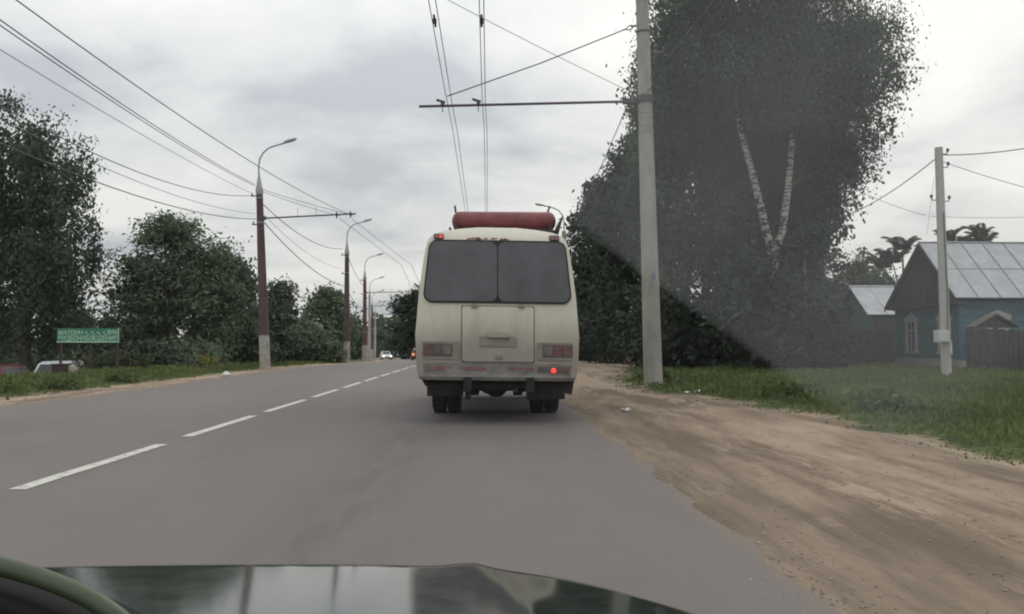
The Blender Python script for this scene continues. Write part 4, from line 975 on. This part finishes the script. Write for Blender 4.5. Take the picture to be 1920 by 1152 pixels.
cable('second dark cable running beside it from the concrete pole along the tree row', at(1196, 150, PY), (P2X - .2, P2Y, 7.6), .4, .014, group='cables ahead of the concrete pole')
cable('thin cable passing high over the forked birch toward the viewer', at(1216, 150, PY), (6.0, -6, 9.4), .4, .010, 'wiregrey')
ut = at(1752, 300, UY)
cable('dark cable from the utility pole down to the forked birch', ut, at(1560, 412, 34), .25, .014, group='cables on the utility pole')
cable('upper dark cable from the utility pole top to the right edge', at(1769, 291, UY), at(2150, 222, 16), .2, .013, group='cables on the utility pole')
cable('lower thin cable from the utility pole to the right edge', at(1769, 304, UY), at(2150, 398, 20), .15, .009, 'wiregrey', group='cables on the utility pole')
cable('faint cable left of the utility pole sloping to the tree', at(1735, 404, UY), at(1590, 345, 26), .1, .007, 'wiregrey', group='cables on the utility pole')
cable('thin level cable right of the utility pole above the roof', at(1745, 406, UY), at(2100, 395, 20), .1, .006, 'wiregrey', group='cables on the utility pole')
cable('thin guy wire beside the upper utility pole', at(1752, 330, UY), at(1738, 440, UY), .0, .004, 'wiregrey', group='cables on the utility pole')

# ================================================================== blue house
HX0, HX1 = 15.72, 24.5; HF, HR, HB = 26.0, 28.2, 30.75
gzh = gz(17, 28) - .05
house = thing('house', 'old blue wooden house with grey metal roof and dark boarded gable', 'house', (0, 0, 0))
WX = 16.05; WF = 26.35; WB = 30.4; ez = 2.66; rz = 4.87
inner = MB(); inner.box(((WX + .03 + HX1) / 2, (WF + .03 + WB) / 2, (gzh + ez) / 2), (HX1 - WX - .03, WB - WF - .03, ez - gzh)); wall = inner.build('wall', M['bluedk'], house)
ph = .155; k = 0; z = gzh + .45
found = MB(); found.box((WX + 4.2, (WF + WB) / 2, gzh + .2), (8.5, WB - WF + .06, .42)); found.build('plinth', M['concrete'], house)
rr = random.Random(8)
while z < ez - .02:
    hgt = min(ph, ez - z)
    a = MB(); a.box((WX, (WF + WB) / 2, z + hgt / 2), (.035 + rr.uniform(0, .008), WB - WF, hgt - .012)); a.build('plank', M['blue'], wall)
    a = MB(); a.box(((WX + HX1) / 2, WF, z + hgt / 2), (HX1 - WX - .04, .035 + rr.uniform(0, .008), hgt - .012)); a.build('plank', M['blue'], wall)
    z += ph
for (x, y) in ((WX - .012, WF - .012), (WX - .012, WB)):
    a = MB(); a.box((x, y, (gzh + ez) / 2 + .2), (.13, .13, ez - gzh - .4)); a.build('corner_board', M['bluedk'], wall)
# boarded gable, vertical boards
gb = MB(); gb.prism([(WX + .06, WF, ez), (WX + .06, WB, ez), (WX + .06, HR, rz - .12)], (.05, 0, 0)); gable = gb.build('gable', M['gableboard'], house)
y = WF + .01; bw = .16
def gtop(y): return ez + (rz - .12 - ez) * (1 - abs(y - HR) / ((HR - WF) if y < HR else (WB - HR)))
while y < WB - .02:
    y1 = min(y + bw, WB - .01); t0, t1 = gtop(y), gtop(y1 - .012); a = MB(); xo = WX - .18 - rr.uniform(0, .012)
    pts = [(xo, y, ez - .1), (xo, y1 - .012, ez - .1), (xo, y1 - .012, max(ez, t1)), (xo, y, max(ez, t0))]
    a.prism(pts, (.03, 0, 0)); a.build('plank', M['gableboard'], gable); y = y1
a = MB(); a.box((WX - .14, HR + .08, ez - .13), (.2, WB - WF + .5, .06), (0, R(20), 0)); a.build('gable_ledge', M['gableboard'], house)
# roof: standing seam sheets, each one a part
roof = MB(); roof.prism([(HX0 + .02, HF + .05, ez + .05), (HX0 + .02, HR, rz - .03), (HX0 + .02, HB - .05, 2.55), (HX0 + .02, HB - .15, 2.5), (HX0 + .02, HR, rz - .12), (HX0 + .02, HF + .15, ez - .0)], (HX1 - HX0, 0, 0)); rf = roof.build('roof', M['gableboard'], house)
pw = .78; x = HX0
while x < HX1:
    for (ya, za, yb, zb_) in ((HF, 2.74, HR, rz), (HB, 2.6, HR, rz)):
        a = MB(); o_ = .004 * rr.random(); v = [(x + .01, ya, za + o_), (x + pw - .01, ya, za + o_), (x + pw - .01, yb, zb_ + o_), (x + .01, yb, zb_ + o_)]
        a.prism(v, (0, 0, .012)); a.build('roof_panel', M['roofsheet'], rf)
        s = MB(); s.prism([(x - .012, ya, za + .005), (x + .012, ya, za + .005), (x + .012, yb, zb_ + .005), (x - .012, yb, zb_ + .005)], (0, 0, .035)); s.build('seam', M['seam'], rf)
    x += pw
a = MB(); a.tube([(HX0, HR, rz + .02), (HX1, HR, rz + .02)], .04, 8); a.build('ridge_cap', M['seam'], rf)
mid = (HF + HR) / 2; a = MB(); a.box(((HX0 + HX1) / 2, mid, (2.74 + rz) / 2 + .022), (HX1 - HX0, .03, .012), (math.atan2(rz - 2.74, HR - HF), 0, 0)); a.build('seam', M['seam'], rf)
for (ya, za) in ((HF, 2.74), (HB, 2.6)):
    a = MB(); a.prism([(HX0 - .03, ya, za - .16), (HX0 - .03, HR, rz - .16), (HX0 - .03, HR, rz + .0), (HX0 - .03, ya, za + .0)], (.03, 0, 0)); a.build('bargeboard', M['gableboard'], rf)
def win(cx, cy, z0, z1, w, facing, lintel=True):
    """facing 'x' (gable side, looks to -x) or 'y' (looks to -y)"""
    f = MB(); g = MB()
    def bx(mb, a, z, sa, sz, d, off):
        if facing == 'x': mb.box((cx - off, cy + a, z), (d, sa, sz))
        else: mb.box((cx + a, cy - off, z), (sa, d, sz))
    zc = (z0 + z1) / 2; hgt = z1 - z0
    for s in (-1, 1): bx(f, s * w / 2, zc, .14, hgt + .1, .05, .045)
    bx(f, 0, z0 - .05, w + .24, .10, .07, .055); bx(f, 0, z1 + .09, w + .26, .16, .06, .05)
    if lintel:
        if facing == 'x': f.prism([(cx - .08, cy - w * .6, z1 + .17), (cx - .08, cy + w * .6, z1 + .17), (cx - .08, cy, z1 + .36)], (.05, 0, 0))
        else: f.prism([(cx - w * .6, cy - .08, z1 + .17), (cx + w * .6, cy - .08, z1 + .17), (cx, cy - .08, z1 + .32)], (0, .05, 0))
    fr = f.build('window', M['frame'], house); bx(g, 0, zc, w - .1, hgt, .02, .03); g.build('pane', M['pane'], fr)
    mu = MB(); bx(mu, 0, zc, .04, hgt, .03, .05); bx(mu, 0, z1 - hgt * .3, w - .12, .04, .03, .052); mu.build('muntin', M['frame'], fr)
win(WX, 29.35, .92, 2.0, .62, 'x'); win(WX, 27.2, .92, 2.0, .62, 'x'); win(17.35, WF, 1.0, 2.02, .62, 'y'); win(20.2, WF, 1.0, 2.02, .62, 'y')
# gate with its little red roof, and fence to the right
def plank_fence(name, label, cat, p0, p1, z_top, wid, mtn, seed, rails=True):
    p0, p1 = Vector(p0), Vector(p1); d = p1 - p0; L_ = d.length; n = int(L_ / wid); a = math.atan2(d.y, d.x); zb = gz(p0.x, p0.y)
    t = thing(name, label, cat, (p0.x, p0.y, zb - .05), a); rr = random.Random(seed)
    for i in range(n):
        h_ = z_top - zb + rr.uniform(-.05, .05); w_ = L_ / n
        m = MB(); m.box((w_ * (i + .5), rr.uniform(-.006, .006), h_ / 2 + .05), (w_ - .014, .024, h_), (rr.uniform(-.01, .01), 0, 0)); m.build('plank', M[mtn], t)
    if rails:
        m = MB(); m.box((L_ / 2, .04, .4), (L_, .05, .09)); m.build('rail', M[mtn], t); m = MB(); m.box((L_ / 2, .04, z_top - zb - .25), (L_, .05, .09)); m.build('rail', M[mtn], t)
        k = 0
        while k <= L_: 
            m = MB(); m.box((min(k + .05, L_ - .05), .11, (z_top - zb) / 2), (.1, .1, z_top - zb + .1)); m.build('post', M[mtn], t); k += 2.3
    return t
plank_fence('fence', 'dark brown plank fence between the birches and the blue house', 'fence', (at(1500, 690, 30.5).x, 30.5, 0), (15.95, 30.6, 0), 1.72, .145, 'brownfence', 1)
gt = plank_fence('gate', 'dark wooden gate with a small red gable roof before the house wall', 'gate', (at(1818, 690, 24.4).x, 24.4, 0), (at(1910, 690, 24.4).x, 24.4, 0), 1.66, .15, 'gableboard', 2)
gl = (at(1910, 690, 24.4).x - at(1818, 690, 24.4).x)
for s in (-1, 1):
    m = MB(); cx = gl / 2
    e0 = (cx + s * gl * .44, -.22, 1.46); r0_ = (cx, -.22, 1.86)
    m.prism([e0, r0_, (r0_[0], r0_[1], r0_[2] + .04), (e0[0] + s * .03, e0[1], e0[2] + .03)], (0, .5, 0)); m.build('roof_slope', M['redroof'], gt)
m = MB(); m.prism([(gl * .1, -.05, 1.45), (gl * .9, -.05, 1.45), (gl * .5, -.05, 1.84)], (0, .08, 0)); m.build('roof_gable', M['gableboard'], gt)
plank_fence('fence', 'dark plank fence running right from the gate to the frame edge', 'fence', (at(1911, 690, 24.4).x, 24.4, 0), (20.5, 24.2, 0), 1.62, .16, 'gableboard', 3)
# shed
sx0 = at(1592, 535, 39.9).x; SX1 = 26; SF, SR, SB = 38.0, 39.9, 41.8; sz = gz(20, 38) - .05; se, srz = 2.6, 4.1
shed = thing('shed', 'small shed with pale metal roof and green boarded end behind the fence', 'shed', (0, 0, 0))
m = MB(); m.box(((sx0 + .3 + SX1) / 2, (SF + SB) / 2, (sz + se) / 2), (SX1 - sx0 - .3, SB - SF - .3, se - sz)); sw = m.build('wall', M['gableboard'], shed)
y = SF + .1
while y < SB - .1:
    m = MB(); hgt = se + (srz - se) * (1 - abs(y + .08 - SR) / 1.9) - .08; m.box((sx0 + .27, y + .08, (sz + hgt) / 2), (.03, .15, hgt - sz)); m.build('plank', M['greenwall'], sw); y += .165
m = MB(); m.prism([(sx0 + .02, SF + .03, se - .06), (sx0 + .02, SR, srz - .05), (sx0 + .02, SB - .03, se - .06), (sx0 + .02, SR, srz - .13)], (SX1 - sx0, 0, 0)); sr_ = m.build('roof', M['gableboard'], shed)
x = sx0
while x < SX1:
    for ya in (SF, SB):
        m = MB(); m.prism([(x + .01, ya, se), (x + 1.0, ya, se), (x + 1.0, SR, srz), (x + .01, SR, srz)], (0, 0, .02)); m.build('roof_panel', M['roofsheet'], sr_)
    x += 1.01
m = MB(); m.tube([(sx0, SR, srz + .02), (SX1, SR, srz + .02)], .05, 8); m.build('ridge_cap', M['roofsheet'], sr_)

# ================================================================== sign, box, heap
SY = 32.; a = at(107, 642, SY); b = at(224, 616, SY); w = b.x - a.x; hgt = b.z - a.z; zb = gz((a.x + b.x) / 2, SY) - .1
sg = thing('sign', 'green billboard with two lines of pale lettering on brown posts', 'sign', ((a.x + b.x) / 2, SY, zb))
m = MB(); m.box((0, 0, (a.z + b.z) / 2 - zb), (w, .06, hgt)); pn = m.build('sign_board', M['signgreen'], sg)
m = MB(); m.box((0, -.035, a.z - zb + .015), (w, .02, .055)); m.box((w / 2 - .02, -.035, (a.z + b.z) / 2 - zb), (.03, .014, hgt)); m.build('edge_strip', M['signpale'], pn)
for x in (-w / 2 + .12, 0.05, w / 2 - .1):
    m = MB(); m.box((x, .08, (b.z - zb) / 2), (.08, .08, b.z - zb)); m.build('post', M['signpost'], sg)
def text(s, x0, x1, z, size, parent):
    c = bpy.data.curves.new('lettering', 'FONT'); c.body = s; c.size = size; c.extrude = .004; c.align_x = 'LEFT'; c.space_character = 1.0; c.offset = .006
    o = bpy.data.objects.new('lettering', c); COL.objects.link(o); c.materials.append(M['signpale']); o.parent = parent; o.rotation_euler = (R(90), 0, 0); o.location = (x0, -.036, z)
    bpy.context.view_layer.update()
    me = bpy.data.meshes.new_from_object(o.evaluated_get(bpy.context.evaluated_depsgraph_get())); wd_ = max(v.co.x for v in me.vertices)
    bpy.data.objects.remove(o); o = bpy.data.objects.new('lettering', me); COL.objects.link(o); o.parent = parent; o.rotation_euler = (R(90), 0, 0); o.location = (x0, -.036, z)
    o.scale = ((x1 - x0) / wd_, 1, 1); return o
zc = a.z - zb
text('МАТОИН <, <, <, <, ', -w / 2 + .06, w * .30, zc + hgt * .55, hgt * .40, pn)
text('BVN', w * .31, w / 2 - .08, zc + hgt * .56, hgt * .46, pn)
text('ВИДЕОНАБЛЮДЕНИЯ', -w / 2 + .05, w / 2 - .07, zc + hgt * .14, hgt * .46, pn)
# brown box and drum left of it
BYY = 29.5; q0 = at(103, 709, BYY); q1 = at(127, 683, BYY); bxz = gz(q0.x, BYY)
bx = thing('box', 'brown metal box in the grass before the silver car', 'box', ((q0.x + q1.x) / 2, BYY, bxz - .02)); hb = q1.z - bxz
m = MB(); m.box((0, 0, hb / 2), (q1.x - q0.x, .5, hb)); m.build('body', M['signpost'], bx, bevel=.01); m = MB(); m.box((0, 0, hb + .02), (q1.x - q0.x + .06, .56, .03)); m.build('lid', M['brownfence'], bx)
m = MB(); m.lathe([(0, .11), (.02, .13), (.15, .125), (.17, .13), (.3, .13), (.34, .11), (.345, .01)], 'Z', (0, 0, 0), 18); o = m.build('drum', mat('cream_drum', (.42, .40, .30), .6, .15, 6), smooth=True)
q = at(132, 706, 29.6); o.location = (q.x + .03, 29.6, gz(q.x, 29.6) + .0); tag(o, 'small cream drum at the right of the brown box', 'drum')
M['heap'] = mat('brown_earth', (.16, .095, .065), .95, .3, 5, bump=.6, bscale=14)
q = at(1195, 690, 36); hp = MB(); rr = random.Random(3); n = 18
vs = []
for j in range(7):
    f = j / 6
    for k in range(n): 
        a_ = 2 * math.pi * k / n; r_ = (1 - f) ** .8 * .75 * (1 + .18 * math.sin(3 * a_ + 1) + rr.uniform(-.06, .06)); vs.append((math.cos(a_) * r_, math.sin(a_) * r_ * .8, .9 * f ** 1.1 + (rr.uniform(-.02, .03) if j else -.06)))
hp.add(vs, [(j * n + k, j * n + (k + 1) % n, (j + 1) * n + (k + 1) % n, (j + 1) * n + k) for j in range(6) for k in range(n)] + [tuple(6 * n + k for k in range(n))])
o = hp.build('earth_heap', M['heap'], smooth=True, angle=80); o.location = (q.x, 36, gz(q.x, 36)); tag(o, 'brown earth heap in the grass left behind the concrete pole', 'heap')
m = MB(); vs = []
for j in range(5):
    f = j / 4
    for k in range(10):
        a_ = 2 * math.pi * k / 10; r_ = math.sin(math.pi * (.15 + .8 * f)) * .16 * rr.uniform(.85, 1.1); vs.append((math.cos(a_) * r_, math.sin(a_) * r_, f * .24 - .04))
m.add(vs, [(j * 10 + k, j * 10 + (k + 1) % 10, (j + 1) * 10 + (k + 1) % 10, (j + 1) * 10 + k) for j in range(4) for k in range(10)] + [tuple(40 + k for k in range(10))])
o = m.build('stone', M['litter'], smooth=True); q = at(424, 707, 29); o.location = (q.x, 29, gz(q.x, 29)); tag(o, 'single whitish stone on the left dirt edge', 'stone')

# ================================================================== cars
def car(label, x, y, rz, paint, cat='car', hgt=1.45, ln=4.0, lights=None, van=False, group=None):
    t = thing('car' if not van else 'van', label, cat, (x, y, gz(x, y) + .006), rz, group)
    W_ = .84; k = hgt / 1.45
    mp = mat('car_paint', paint, .35, .06, 3)
    prof = [(0, .30), (-.02, .55), (.02, .80), (.12, .92 * k), (ln * .70, .93 * k), (ln * .93, .80 * k), (ln, .62), (ln + .01, .40), (ln - .05, .28)]
    m = MB(); secs = [(-W_ + .05, .96), (-W_, 1), (-W_ + .02, 1.0)]
    for s in (1,):
        xs_ = [(-W_, .93, .04), (-W_ + .06, 1, 0), (W_ - .06, 1, 0), (W_, .93, .04)]
        vs = []
        for (xx, sc, dz) in xs_:
            for (yy, zz_) in prof: vs.append((xx, ln / 2 + (yy - ln / 2) * (.97 if sc < 1 else 1), .6 + (zz_ - .6) * sc))
        n = len(prof)
        m.add(vs, [(i * n + j, i * n + (j + 1) % n, (i + 1) * n + (j + 1) % n, (i + 1) * n + j) for i in range(3) for j in range(n)] + [tuple(range(n)), tuple(3 * n + j for j in range(n))])
    m.build('body', mp, t, smooth=True, angle=35)
    cb = [(ln * .05, .9 * k), (ln * .10, 1.36 * k), (ln * .2, hgt), (ln * .52, hgt), (ln * .72, .92 * k)] if not van else [(ln * .01, .9), (ln * .02, hgt - .1), (ln * .06, hgt), (ln * .7, hgt), (ln * .82, .92 * k)]
    m = MB(); n = len(cb); bh = lambda z: (W_ - .06) - .17 * (z - .9 * k) / (hgt - .9 * k)
    m.add([(-bh(z), y_, z) for y_, z in cb] + [(bh(z), y_, z) for y_, z in cb], [tuple(range(n)), tuple(range(n, 2 * n))] + [(j, (j + 1) % n, n + (j + 1) % n, n + j) for j in range(n)])
    m.build('cabin', mp, t, smooth=True, angle=30)
    def shrink(pts, f): 
        c = sum((Vector(p_) for p_ in pts), Vector()) / len(pts); return [c + (Vector(p_) - c) * f for p_ in pts]
    for s in (-1, 1):
        pts = [(s * (bh(z) + .006), y_, z) for y_, z in cb]; m = MB(); pts = [Vector(p_) + Vector((0, 0, -.03)) for p_ in shrink(pts, .84)]; m.prism(pts, (-s * .012, 0, 0)); m.build('side_window', M['pane'], t)
    for (i, j, dy) in ((0, 1, -.012), (n - 2, n - 1, .012)):
        (ya, za), (yb, zb_) = cb[i], cb[j]; pts = shrink([(-bh(za), ya + dy, za), (bh(za), ya + dy, za), (bh(zb_), yb + dy, zb_), (-bh(zb_), yb + dy, zb_)], .86); m = MB(); m.prism(pts, (0, -dy * .8, 0)); m.build('windscreen' if i else 'rear_window', M['pane'], t)
    for (xx, yy) in ((-.74, .72), (.74, .72), (-.74, ln - .78), (.74, ln - .78)): wheel(M['rubber'], t, (xx, yy, .30), .30, .19)
    for s in (-1, 1):
        m = MB(); m.box((s * .62, ln + .005, .64), (.30, .06, .15)); m.build('headlight', lights[0] if lights and lights[0] else M['lensclear'], t, bevel=.02)
        m = MB(); m.box((s * .66, -.015, .74), (.22, .05, .18)); m.build('tail_light', lights[1] if lights and lights[1] else M['lens'], t, bevel=.02)
    m = MB(); m.box((0, ln + .01, .42), (1.5, .06, .14)); m.box((0, -.02, .45), (1.5, .06, .16)); m.build('bumper', M['dustrubber'], t, bevel=.02)
    return t
HL = emit('car_headlight', (1, .93, .85), 3.2); TLm = emit('car_tail_light', (1, .30, .16), 1.8)
q = at(730, 700, 45)
def onroad(u, y): return (u + curve(y), y)
x, y = onroad(-6.0, 140); x = at(721, 676, 140).x; car('white car with lit headlights coming toward us far ahead', x, y, math.pi + R(14), (.62, .60, .58), lights=(HL, None))
x = at(743, 675, 190).x; car('small dark grey car farther ahead, right of the white oncoming car', x, 190, math.pi + R(14), (.08, .085, .1))
x = at(761, 676, 170).x; car('tall pale grey van far ahead in our lane', x, 170, R(14), (.33, .34, .36), 'van', 2.0, 4.3, van=True)
x = at(785, 678, 95).x; car('red car with glowing tail lights half hidden by the bus', x, 95, R(6), (.28, .09, .06), lights=(None, TLm))
q = at(100, 700, 35.6); car('silver white hatchback parked behind the brown box', q.x - .15, 35.6, R(8), (.60, .62, .62))
q = at(20, 700, 34); car('dark red car parked at the far left edge', q.x + .5, 34, R(80), (.10, .025, .025), hgt=1.38)

# ================================================================== own car: bonnet, windscreen, instrument hood
CX = -.50
own = thing('car', 'dark green car we sit in, its glossy bonnet along the bottom edge', 'car', (CX, 0, .006))
m, p, L, noise, mth, step, mix, attr, bump = node_mat('dark_green_bonnet')
d = noise(25, detail=6, rough=.7); L(mix(step(d, .4, .7), (.016, .022, .018), (.034, .040, .034)), p.inputs['Base Color'])
p.inputs['Roughness'].default_value = .16; p.inputs['Coat Weight'].default_value = .5; p.inputs['Coat Roughness'].default_value = .07
m_r = mth('MULTIPLY_ADD', d, .10, .07); L(m_r, p.inputs['Roughness'])
M['bonnet'] = m
M['black'] = mat('black_plastic', (.006, .006, .006), .7, .2, 8, spec=.15)
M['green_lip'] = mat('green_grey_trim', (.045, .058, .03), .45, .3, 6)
def yfront(x): 
    t = min(1, abs(x) / .90); return 1.47 - .05 * t ** 2 - .27 * max(0, (t - .48) / .52) ** 2
def bz_(x, y):
    f = yfront(x); t = abs(x) / .8
    z = .839 + .092 * (f - y) - .02 * t ** 3 + .008 * math.exp(-((abs(x) - .46 - .2 * (1.42 - y)) / .035) ** 2)
    z -= .16 * max(0, 1 - (f - y) / .10) ** 2.2
    return z
mb = MB(); nx, ny = 60, 26; vs = []
for j in range(ny + 1):
    for i in range(nx + 1):
        x = -.90 + 1.80 * i / nx; f = yfront(x); v = (j / ny) ** .6 if True else 0; y = .74 + (f - .74) * v; vs.append((x, y, bz_(x, y)))
mb.add(vs, [(j * (nx + 1) + i, j * (nx + 1) + i + 1, (j + 1) * (nx + 1) + i + 1, (j + 1) * (nx + 1) + i) for j in range(ny) for i in range(nx)])
bn = mb.build('bonnet', M['bonnet'], own, smooth=True, angle=80)
md = bn.modifiers.new('thick', 'SOLIDIFY'); md.thickness = .012; md.offset = -1
# front and fenders below the bonnet
mb = MB(); vs = []; rows = [(-.02, 1.0), (-.12, 1.02), (-.35, 1.05), (-.55, 1.02)]
xs_ = [-.90 + 1.80 * i / 40 for i in range(41)]
for (dz, sc) in rows:
    vs.append((-.93, .5, .86 + dz - .1))
    for x in xs_:
        f = yfront(x); vs.append((x * (1.03 if dz < -.03 else 1.0), .86 + (f - .86) * sc, bz_(x, f) + dz))
    vs.append((.93, .5, .86 + dz - .1))
n = len(xs_) + 2
mb.add(vs, [(j * n + i, j * n + i + 1, (j + 1) * n + i + 1, (j + 1) * n + i) for j in range(3) for i in range(n - 1)])
mb.build('front_panel', M['bonnet'], own, smooth=True, angle=60)
for s in (-1, 1): wheel(M['rubber'], own, (s * .72, .75, .29), .29, .18)
mb = MB(); mb.box((0, .72, .45), (1.3, 1.0, .3)); mb.build('chassis', M['under'], own)
# dashboard + instrument hood
hx, hy = .098, .40
mb = MB(); n = 80; ns = 8; vs = []
for j in range(ns + 1):
    a = math.pi / 2 * j / ns
    for k in range(n + 1):
        b_ = math.pi * k / n; vs.append((hx + .235 * math.cos(b_), hy + .14 * math.sin(a), .86 + .255 * max(0, math.sin(b_)) ** .25 * (math.cos(a) ** .35 if j < ns else .0)))
mb.add(vs, [(j * (n + 1) + k, j * (n + 1) + k + 1, (j + 1) * (n + 1) + k + 1, (j + 1) * (n + 1) + k) for j in range(ns) for k in range(n)])
ih = mb.build('instrument_hood', M['black'], own, smooth=True, angle=60)
md = ih.modifiers.new('thick', 'SOLIDIFY'); md.thickness = .012
lip = MB(); lip.tube([(hx + .243 * math.cos(math.pi * k / 96), hy + .02, .866 + .258 * max(0, math.sin(math.pi * k / 96)) ** .25) for k in range(97)], .0048, 10); lip.build('trim_lip', M['green_lip'], ih, smooth=True)  # added tube, coloured to stand for a green reflection along the hood edge
mb = MB(); mb.box((0, .40, .80), (1.6, .5, .14)); mb.build('dashboard', M['black'], own, bevel=.03)
# windscreen pane, its frame, and an added haze slab shaped as a glare veil
m = bpy.data.materials.new('clear_windscreen'); m.use_nodes = True; t = m.node_tree; t.nodes.clear()
o_ = t.nodes.new('ShaderNodeOutputMaterial'); tr_ = t.nodes.new('ShaderNodeBsdfTransparent'); tr_.inputs[0].default_value = (.95, .965, .955, 1); t.links.new(tr_.outputs[0], o_.inputs[0]); M['screen'] = m
S0 = Vector((0, .73, .90)); SU = Vector((0, -.62, .68)).normalized(); SN = Vector((0, SU.z, -SU.y))   # along the slope, outward normal
def scr(u, v, o=0): 
    bow = -.10 * (u / .78) ** 2
    return S0 + Vector((u, bow, 0)) + SU * v + SN * o
HWB, HWT, SH = .93, .80, .86
mb = MB(); nx, ny = 24, 8
mb.add([scr((HWB + (HWT - HWB) * j / ny) * (2 * i / nx - 1), SH * j / ny) for j in range(ny + 1) for i in range(nx + 1)], [(j * (nx + 1) + i, j * (nx + 1) + i + 1, (j + 1) * (nx + 1) + i + 1, (j + 1) * (nx + 1) + i) for j in range(ny) for i in range(nx)])
wsn = mb.build('windscreen', M['screen'], own, smooth=True)
mb = MB(); ringp = [scr(HWB * (2 * i / 12 - 1), -.015) for i in range(13)] + [scr(HWB + .02 + (HWT - HWB) * j / 6, SH * j / 6) for j in range(7)] + [scr(-HWT * (2 * i / 12 - 1), SH + .015) for i in range(13)] + [scr(-(HWT + .02 + (HWB - HWT) * j / 6), SH * (1 - j / 6)) for j in range(7)]
mb.tube(ringp + [ringp[0]], .018, 8, cap=False); mb.build('windscreen_seal', M['rubber'], own, smooth=True)
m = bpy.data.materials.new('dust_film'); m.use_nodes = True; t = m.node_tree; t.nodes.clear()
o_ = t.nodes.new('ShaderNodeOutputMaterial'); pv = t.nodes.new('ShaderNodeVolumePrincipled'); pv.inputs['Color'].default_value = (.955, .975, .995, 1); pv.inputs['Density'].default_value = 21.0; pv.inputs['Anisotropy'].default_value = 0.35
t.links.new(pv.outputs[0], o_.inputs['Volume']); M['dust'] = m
FA, FB = (.534, .514), (.652, .413)  # straight edge of the glare wedge across the pane
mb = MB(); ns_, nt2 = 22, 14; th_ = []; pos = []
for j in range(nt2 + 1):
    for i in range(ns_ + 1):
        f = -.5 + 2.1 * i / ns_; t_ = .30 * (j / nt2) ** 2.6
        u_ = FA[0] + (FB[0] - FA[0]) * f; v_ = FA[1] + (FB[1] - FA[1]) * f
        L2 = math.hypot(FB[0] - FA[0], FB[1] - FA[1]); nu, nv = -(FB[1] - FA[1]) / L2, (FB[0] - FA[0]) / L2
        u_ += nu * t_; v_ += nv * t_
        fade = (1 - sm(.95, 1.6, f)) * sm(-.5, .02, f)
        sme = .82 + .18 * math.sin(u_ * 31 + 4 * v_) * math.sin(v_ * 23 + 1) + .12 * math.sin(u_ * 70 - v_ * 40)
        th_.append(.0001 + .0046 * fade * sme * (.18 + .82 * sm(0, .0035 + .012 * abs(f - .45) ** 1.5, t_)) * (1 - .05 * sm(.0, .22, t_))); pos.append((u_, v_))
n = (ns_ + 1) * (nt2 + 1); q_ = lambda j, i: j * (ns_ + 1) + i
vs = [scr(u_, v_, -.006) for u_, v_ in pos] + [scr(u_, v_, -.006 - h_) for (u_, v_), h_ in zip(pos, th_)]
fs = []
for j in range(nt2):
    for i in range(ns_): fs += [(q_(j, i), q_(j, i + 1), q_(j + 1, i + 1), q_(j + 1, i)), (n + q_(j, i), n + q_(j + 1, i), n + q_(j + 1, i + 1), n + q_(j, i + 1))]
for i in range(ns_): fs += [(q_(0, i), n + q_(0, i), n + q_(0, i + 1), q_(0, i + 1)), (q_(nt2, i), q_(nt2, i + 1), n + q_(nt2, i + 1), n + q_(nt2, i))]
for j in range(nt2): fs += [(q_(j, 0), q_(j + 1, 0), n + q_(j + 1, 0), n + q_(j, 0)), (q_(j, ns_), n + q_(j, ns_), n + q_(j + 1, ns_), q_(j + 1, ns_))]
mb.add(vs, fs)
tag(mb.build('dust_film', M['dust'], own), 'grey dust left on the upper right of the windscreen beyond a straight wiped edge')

# thin even haze film added over the whole pane, lifting the darks
mb = MB(); nx, ny = 16, 6; g_ = lambda o: [scr((HWB - .01 + (HWT - HWB) * j / ny) * (2 * i / nx - 1), .005 + (SH - .01) * j / ny, o) for j in range(ny + 1) for i in range(nx + 1)]
N1 = (nx + 1) * (ny + 1); k_ = lambda j, i: j * (nx + 1) + i; fs = []
for j in range(ny):
    for i in range(nx): fs += [(k_(j, i), k_(j, i + 1), k_(j + 1, i + 1), k_(j + 1, i)), (N1 + k_(j, i), N1 + k_(j + 1, i), N1 + k_(j + 1, i + 1), N1 + k_(j, i + 1))]
for i in range(nx): fs += [(k_(0, i), N1 + k_(0, i), N1 + k_(0, i + 1), k_(0, i + 1)), (k_(ny, i), k_(ny, i + 1), N1 + k_(ny, i + 1), N1 + k_(ny, i))]
for j in range(ny): fs += [(k_(j, 0), k_(j + 1, 0), N1 + k_(j + 1, 0), N1 + k_(j, 0)), (k_(j, nx), N1 + k_(j, nx), N1 + k_(j + 1, nx), k_(j + 1, nx))]
mb.add(g_(-.003) + g_(-.0034), fs); mb.build('dust_film', M['dust'], own)
